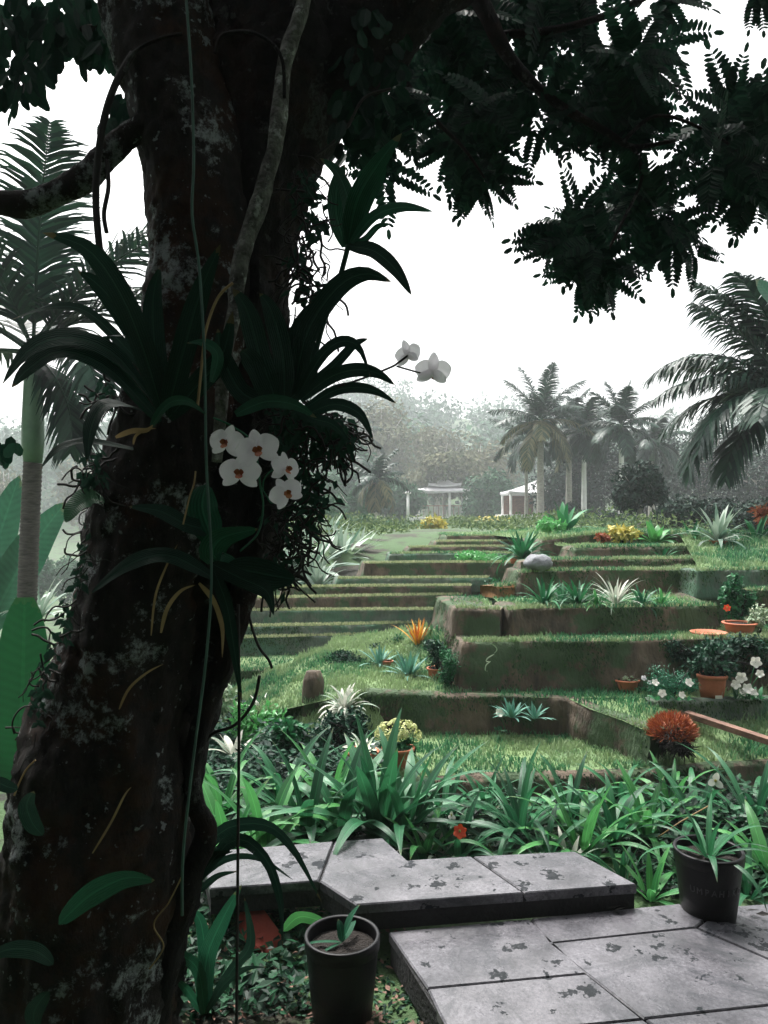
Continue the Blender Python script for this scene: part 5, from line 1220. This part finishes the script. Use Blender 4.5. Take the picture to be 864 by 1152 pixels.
# left part of the second tread
ros('blue green agave with broad blades left of the small terracotta pot', 460, 762, .25, 38, .27, .034, 'agave', seed=4, el=(5, 85), droop=(.1, .9))
ros('smaller blue green agave behind and left of the broad bladed agave', 427, 748, .27, 28, .22, .028, 'agave', seed=5)
ros('yellow and orange bromeliad standing above the broad bladed agave', 470, 726, .27, 24, .27, .024, 'brom', name='bromeliad', cat='bromeliad', el=(45, 88), droop=(.05, .5), seed=6, Y=6.4)
tpot('small bright terracotta pot with dark foliage beside the tall wall end', 492, 764, 22, 13, .25)
bush('dark foliage spilling from the small bright terracotta pot', 492, 752, 38, 34, 0, 520, .04, 'bushd', Y=G(492, 764, .25).y)
tpot('tiny terracotta pot half hidden between the two blue green agaves', 436, 752, 12, 9, .25)
bush('grass grown earth shoulder bush at the left end of the tall soil wall', 505, 776, 34, 52, .24, 1300, .03, 'bushg', name='leafy_tuft', cat='shrub', lw=.3)
bush('low clipped hedge strip running along the left edge of the second lawn', 395, 745, 60, 12, .25, 900, .03, 'bushd', name='clipped_hedge', cat='hedge')
bush('low clipped hedge strip between the yellow bromeliad and the long steps', 440, 731, 56, 10, .28, 700, .03, 'bushd', name='clipped_hedge', cat='hedge')
bush('tufted mound left of the yellow bromeliad', 452, 735, 26, 22, .27, 700, .035, 'bushg', name='leafy_tuft', cat='shrub', lw=.25)
# front left of the lawns
ros('white striped spider plant with a dense dark base behind the lilies', 388, 800, 0, 46, .27, .03, 'stripe', name='striped_plant', cat='plant', el=(10, 85), droop=(.8, 2.0), prof='strap', Y=5.25, seed=7)
ros('smaller white striped tuft below the striped spider plant', 410, 845, 0, 20, .18, .022, 'stripe', name='striped_plant', cat='plant', el=(10, 75), droop=(.6, 1.8), prof='strap', Y=4.75, seed=8)
bush('dark foliage under the white striped spider plant', 385, 838, 75, 42, 0, 1000, .045, 'bushd', Y=5.0)
p = G(451, 880, -.03); tpot('terracotta pot carrying the cream hydrangea at the left end of the lowest lawn', 448, 866, 34, 26, -.02)
c = G(448, 866, -.02); rnd = random.Random(8); mb = MB()
for i in range(34):
    v = rvec(rnd); v.z = abs(v.z); q = c + Vector((v.x * .115, v.y * .09, .20 + v.z * .075))
    for k in range(26):
        u = rvec(rnd); u = (u + v * .8).normalized(); petal_c = q + u * .026
        leaf(mb, petal_c, u.cross(rvec(rnd)), u, .015, .012)
root = thing('hydrangea', 'cream yellow hydrangea heads in a terracotta pot by the lowest lawn', 'flowering plant', c + Vector((0, 0, .15)))
mb.build('flower_heads', M['cream'], root, smooth=False)
mb = MB(); leafmass(mb, c + Vector((0, 0, .17)), (.12, .1, .06), 160, .06, .035, rnd, .2); mb.build('leaves', M['bushg'], root, smooth=False)
tpot('terracotta pot of yellow green succulent behind the tallest lily', 408, 872, 34, 28, -.03)
ros('yellow green fleshy plant in the terracotta pot behind the tallest lily', 408, 848, 0, 13, .12, .03, 'palegr', name='succulent', cat='succulent', prof='oval', Y=G(408, 872, -.03).y, seed=9)
mb = MB(); p = G(351, 797, .08); tube(mb, [p - Vector((0, 0, .2)), p + Vector((0, 0, .1)), p + Vector((.01, 0, .2)), p + Vector((.01, 0, .27))], [.085, .075, .07, .05], 14, bump=.25, bscale=12)
tag(mb.build('mossy_stump', M['wall']), 'upright mossy brown stump at the end of the left curb', 'stump')
ros('broad dark leaved plant left of the mossy stump', 330, 800, 0, 12, .22, .07, 'bushg', name='broad_leaf_plant', cat='plant', prof='oval', Y=5.9, seed=10, el=(20, 70), droop=(.2, 1.0))
ros('white leaved plant lying along the left curb', 298, 800, 0, 11, .26, .035, 'white', name='white_leaved_plant', cat='plant', prof='strap', Y=5.9, seed=11, el=(10, 50), droop=(.2, .9))
ros('cream leaved plant behind the black root at the left', 262, 850, 0, 13, .26, .05, 'stripe', name='cream_leaved_plant', cat='plant', prof='oval', Y=4.9, seed=12, el=(15, 70), droop=(.3, 1.0))
bush('bright yellow green bush right behind the straight black root', 285, 835, 70, 50, 0, 800, .055, 'lilyb', Y=5.3, name='leafy_shrub', cat='shrub')
bush('round leaved dark green bush right of the yellow green bush', 325, 845, 60, 46, 0, 700, .06, 'bushg', Y=5.0, name='leafy_shrub', cat='shrub', lw=.8)
bush('pale leafy shrub close to the slim dark trunk at the left', 240, 815, 50, 60, 0, 700, .06, 'palegr', Y=5.6, name='leafy_shrub', cat='shrub')
# third and fourth treads
for i, (lb, px, py, n, L, wd, m) in enumerate([
    ('dark green strap rosette first from the left on the rust stained wall', 612, 680, 26, .24, .022, 'bushg'), ('bushy dark rosette just left of the white spider plant', 650, 680, 28, .25, .022, 'bushg'),
    ('white and yellow striped spider plant on top of the rust stained wall', 693, 680, 30, .27, .016, 'stripe'), ('low dark green rosette right of the white spider plant', 722, 681, 22, .20, .02, 'bushg'),
    ('small pale green rosette near the right end of the rust stained wall', 745, 680, 18, .18, .018, 'lilyb'), ('dark green tuft squeezed between the first two rosettes on the rust stained wall', 632, 677, 22, .20, .02, 'lily'),
    ('low green tuft in front of the white spider plant', 672, 682, 18, .16, .018, 'lilyb'), ('thin leaved tuft behind the rust coloured block', 596, 664, 18, .2, .014, 'lily')]):
    ros(lb, px, py, .776, int(n * 1.3), L * 1.3, wd * 1.15, m, name='strap_rosette', cat='plant', prof='strap', droop=(.4, 1.8), seed=20 + i)
def lump(mb, c, r, seed, m=18, k=12, a=.25):
    vs = []; fs = []
    for i in range(k + 1):
        for j in range(m):
            th = math.pi * i / k; ph = 2 * math.pi * j / m; v = Vector((math.sin(th) * math.cos(ph), math.sin(th) * math.sin(ph), math.cos(th)))
            q = 1 + a * noise.noise(v * 1.7 + Vector((seed, 0, 0))) + .06 * noise.noise(v * 6 + Vector((seed, 0, 0)))
            vs.append(Vector(c) + Vector((v.x * r[0] * q, v.y * r[1] * q, v.z * r[2] * q)))
    for i in range(k):
        for j in range(m): fs.append((i * m + j, i * m + (j + 1) % m, (i + 1) * m + (j + 1) % m, (i + 1) * m + j))
    mb.add(vs, fs)
mb = MB(); p = W(606, 641, 6.72); lump(mb, p + Vector((0, 0, .06)), (.125, .10, .075), 5); tag(mb.build('boulder', M['rock']), 'smooth grey boulder beside the big dark rosette at the end of the steps', 'boulder')
ros('big dense dark green strap plant left of the grey boulder', 588, 630, .95, 50, .46, .042, 'bushg', name='strap_rosette', cat='plant', prof='strap', droop=(.3, 1.6), seed=31, Y=7.9)
tpot('tiny terracotta pot at the foot of the big dense strap plant', 578, 634, 9, 8, .93)
bush('low pale green planting on the step left of the big dense strap plant', 535, 632, 70, 11, 0, 900, .05, 'lilyb', Y=10.2, name='low_planting', cat='plants')
bush('small leafy bush between the earth block and the shoulder of the steps', 560, 676, 30, 26, 0, 500, .04, 'bushg', Y=7.0, name='leafy_tuft', cat='shrub')
# right side
bush('tall round leafy shrub with an orange flower in front of the brown wall end', 832, 706, 42, 66, .60, 1300, .045, 'bushg', name='round_shrub', cat='shrub')
bloom('single_flower', 'small orange flower on the left side of the round leafy shrub', W(818, 684, 5.75), .028, 'orange', (-.5, -1, .3), .12, 6, .8)
tpot('wide low terracotta dish with a plant under the round leafy shrub', 832, 712, 34, 12, .60)
mb = MB(); c = G(797, 714, .60); lathe(mb, c, [(0, .003), (.10, .003), (.125, .022), (.13, .022), (.105, -.002), (0, -.002)], 32); tag(mb.build('terracotta_saucer', M['terra']), 'flat terracotta saucer lying on the grass left of the round shrub', 'saucer')
bush('small mixed pale flowers right of the round leafy shrub', 855, 712, 30, 34, .60, 500, .03, 'palegr', name='flowering_plant', cat='flowering plant')
# top of the right stack
bush('yellow orange croton bush on the curved top wall', 700, 612, 36, 20, 0, 420, .07, 'yellowl', Y=8.2, name='croton', cat='bush')
bush('pinkish flowering tuft left of the croton bush', 678, 610, 18, 12, 0, 240, .04, 'orangeb', Y=8.1, name='croton', cat='bush')
ros('bright green broad leaved plant right of the croton bush on the top wall', 737, 612, 0, 15, .34, .09, 'lilyb', name='broad_leaf_plant', cat='plant', prof='oval', Y=8.2, seed=33, el=(20, 82), droop=(.1, 1.0))
ros('small banana like plant at the foot of the leftmost palm', 636, 600, 0, 11, .62, .10, 'bushg', name='broad_leaf_plant', cat='plant', prof='oval', Y=10.5, seed=34, el=(35, 85), droop=(.2, 1.0))
bush('yellow green tuft beside the small banana like plant', 622, 606, 36, 26, 0, 500, .07, 'lilyb', Y=10, name='leafy_tuft', cat='shrub')
c = W(808, 622, 8.0); pot('terracotta_pot', 'terracotta pot holding the big white leaved dracaena on the grassy mound', c, .085, .065, .13, 'terra', .01, .012)
ros('big silvery white and green dracaena with long blades in a terracotta pot', 808, 610, 0, 34, .52, .05, 'pale', name='dracaena', cat='dracaena', el=(10, 86), droop=(.2, 1.4), prof='strap', Y=8.0, seed=35)
ros('green strap plant beside the dracaena on its left', 778, 612, 0, 24, .38, .035, 'bushg', name='strap_rosette', cat='plant', prof='strap', droop=(.4, 1.6), Y=8.4, seed=36)
ros('green strap plant at the right edge beyond the dracaena', 852, 612, 0, 28, .46, .05, 'bushg', name='strap_rosette', cat='plant', prof='strap', droop=(.4, 1.6), Y=8.3, seed=37)
bush('orange brown dried plant at the right edge above the strap plant', 856, 590, 24, 24, 0, 320, .07, 'orangeb', Y=8.6, name='dried_plant', cat='plant')
ros('low strap plant on the front of the grassy mound', 745, 630, 0, 20, .26, .03, 'bushg', name='strap_rosette', cat='plant', prof='strap', droop=(.4, 1.6), Y=7.6, seed=38)
# left, beyond the long steps
for i, (lb, px, py, Y, L) in enumerate([('large pale blue green agave above the long steps, nearest to the dark rootlets', 345, 652, 11, 1.15), ('pale blue green agave right of the largest one above the long steps', 380, 640, 12, 1.0),
    ('pale agave on the left partly behind the hanging rootlets', 312, 655, 11.5, 1.0), ('smaller pale agave behind the two larger pale ones', 365, 622, 15, 1.2), ('grey green agave at the left end of the tall seventh step', 402, 634, 13, .8), ('pale agave low beside the fifth step', 358, 662, 10.2, .6)]):
    ros(lb, px, py, 0, 44, L, .10 * L / .7, 'pale', droop=(.1, 1.1), Y=Y, seed=40 + i, el=(0, 85))
bush('round golden yellow bush in front of the curved roof pavilion', 487, 602, 34, 20, 0, 900, .14, 'yellowl', Y=20, name='golden_bush', cat='bush')
for i, (lb, px, py, w_, h_, m, Y) in enumerate([
    ('dull green bush left of the golden bush beside the white post', 445, 606, 36, 20, 'farleaf', 20), ('olive bush right of the golden bush', 525, 602, 44, 18, 'farleafy', 22), ('pale yellow green bush in front of the small pavilion', 555, 602, 44, 20, 'yellowl', 20),
    ('dark bush at the foot of the small misty palm', 408, 606, 40, 30, 'farleaf', 18), ('misty green bush above the pale agaves', 370, 600, 50, 44, 'farleaf', 20), ('misty bush behind the hanging rootlets', 325, 610, 60, 60, 'farleaf', 22),
    ('olive bush on the bank left of the seventh step', 415, 628, 40, 16, 'farleafy', 14), ('green bush in the gap left of the round misty shrubs', 300, 640, 50, 40, 'farleaf', 16)]):
    bush(lb, px, py, w_, h_, 0, 900, .19 * Y / 20, m, Y=Y * (1.5 if Y > 17 else 1), seed=50 + i, name='garden_bush', cat='bush')
rnd = random.Random(20); mb = MB()
for i in range(30000):          # low planting on the plateau and the bank
    y = rnd.uniform(11, 48) ; x = rnd.uniform(-.34, .5) * y
    if y < 13.5 and x > -1.0: continue
    q = noise.noise(Vector((x * .35, y * .25, 1)))
    if q < -.25: continue
    z = terr(x, y); leaf(mb, Vector((x, y, z + rnd.random() * (.12 + max(0, q) * .6))), rvec(rnd), Vector((0, 0, 1)) + rvec(rnd), .0035 * y + .05, .0018 * y + .025)
tag(mb.build('ground_cover', M['lowplant'], smooth=False, origin=(0, 0, 0)), kind='stuff')
ros('frosty white palm like plant at the foot of the ringed palm', 45, 695, 0, 30, .7, .05, 'pale', name='frosty_plant', cat='plant', prof='strap', droop=(.5, 1.6), Y=9.5, seed=60)
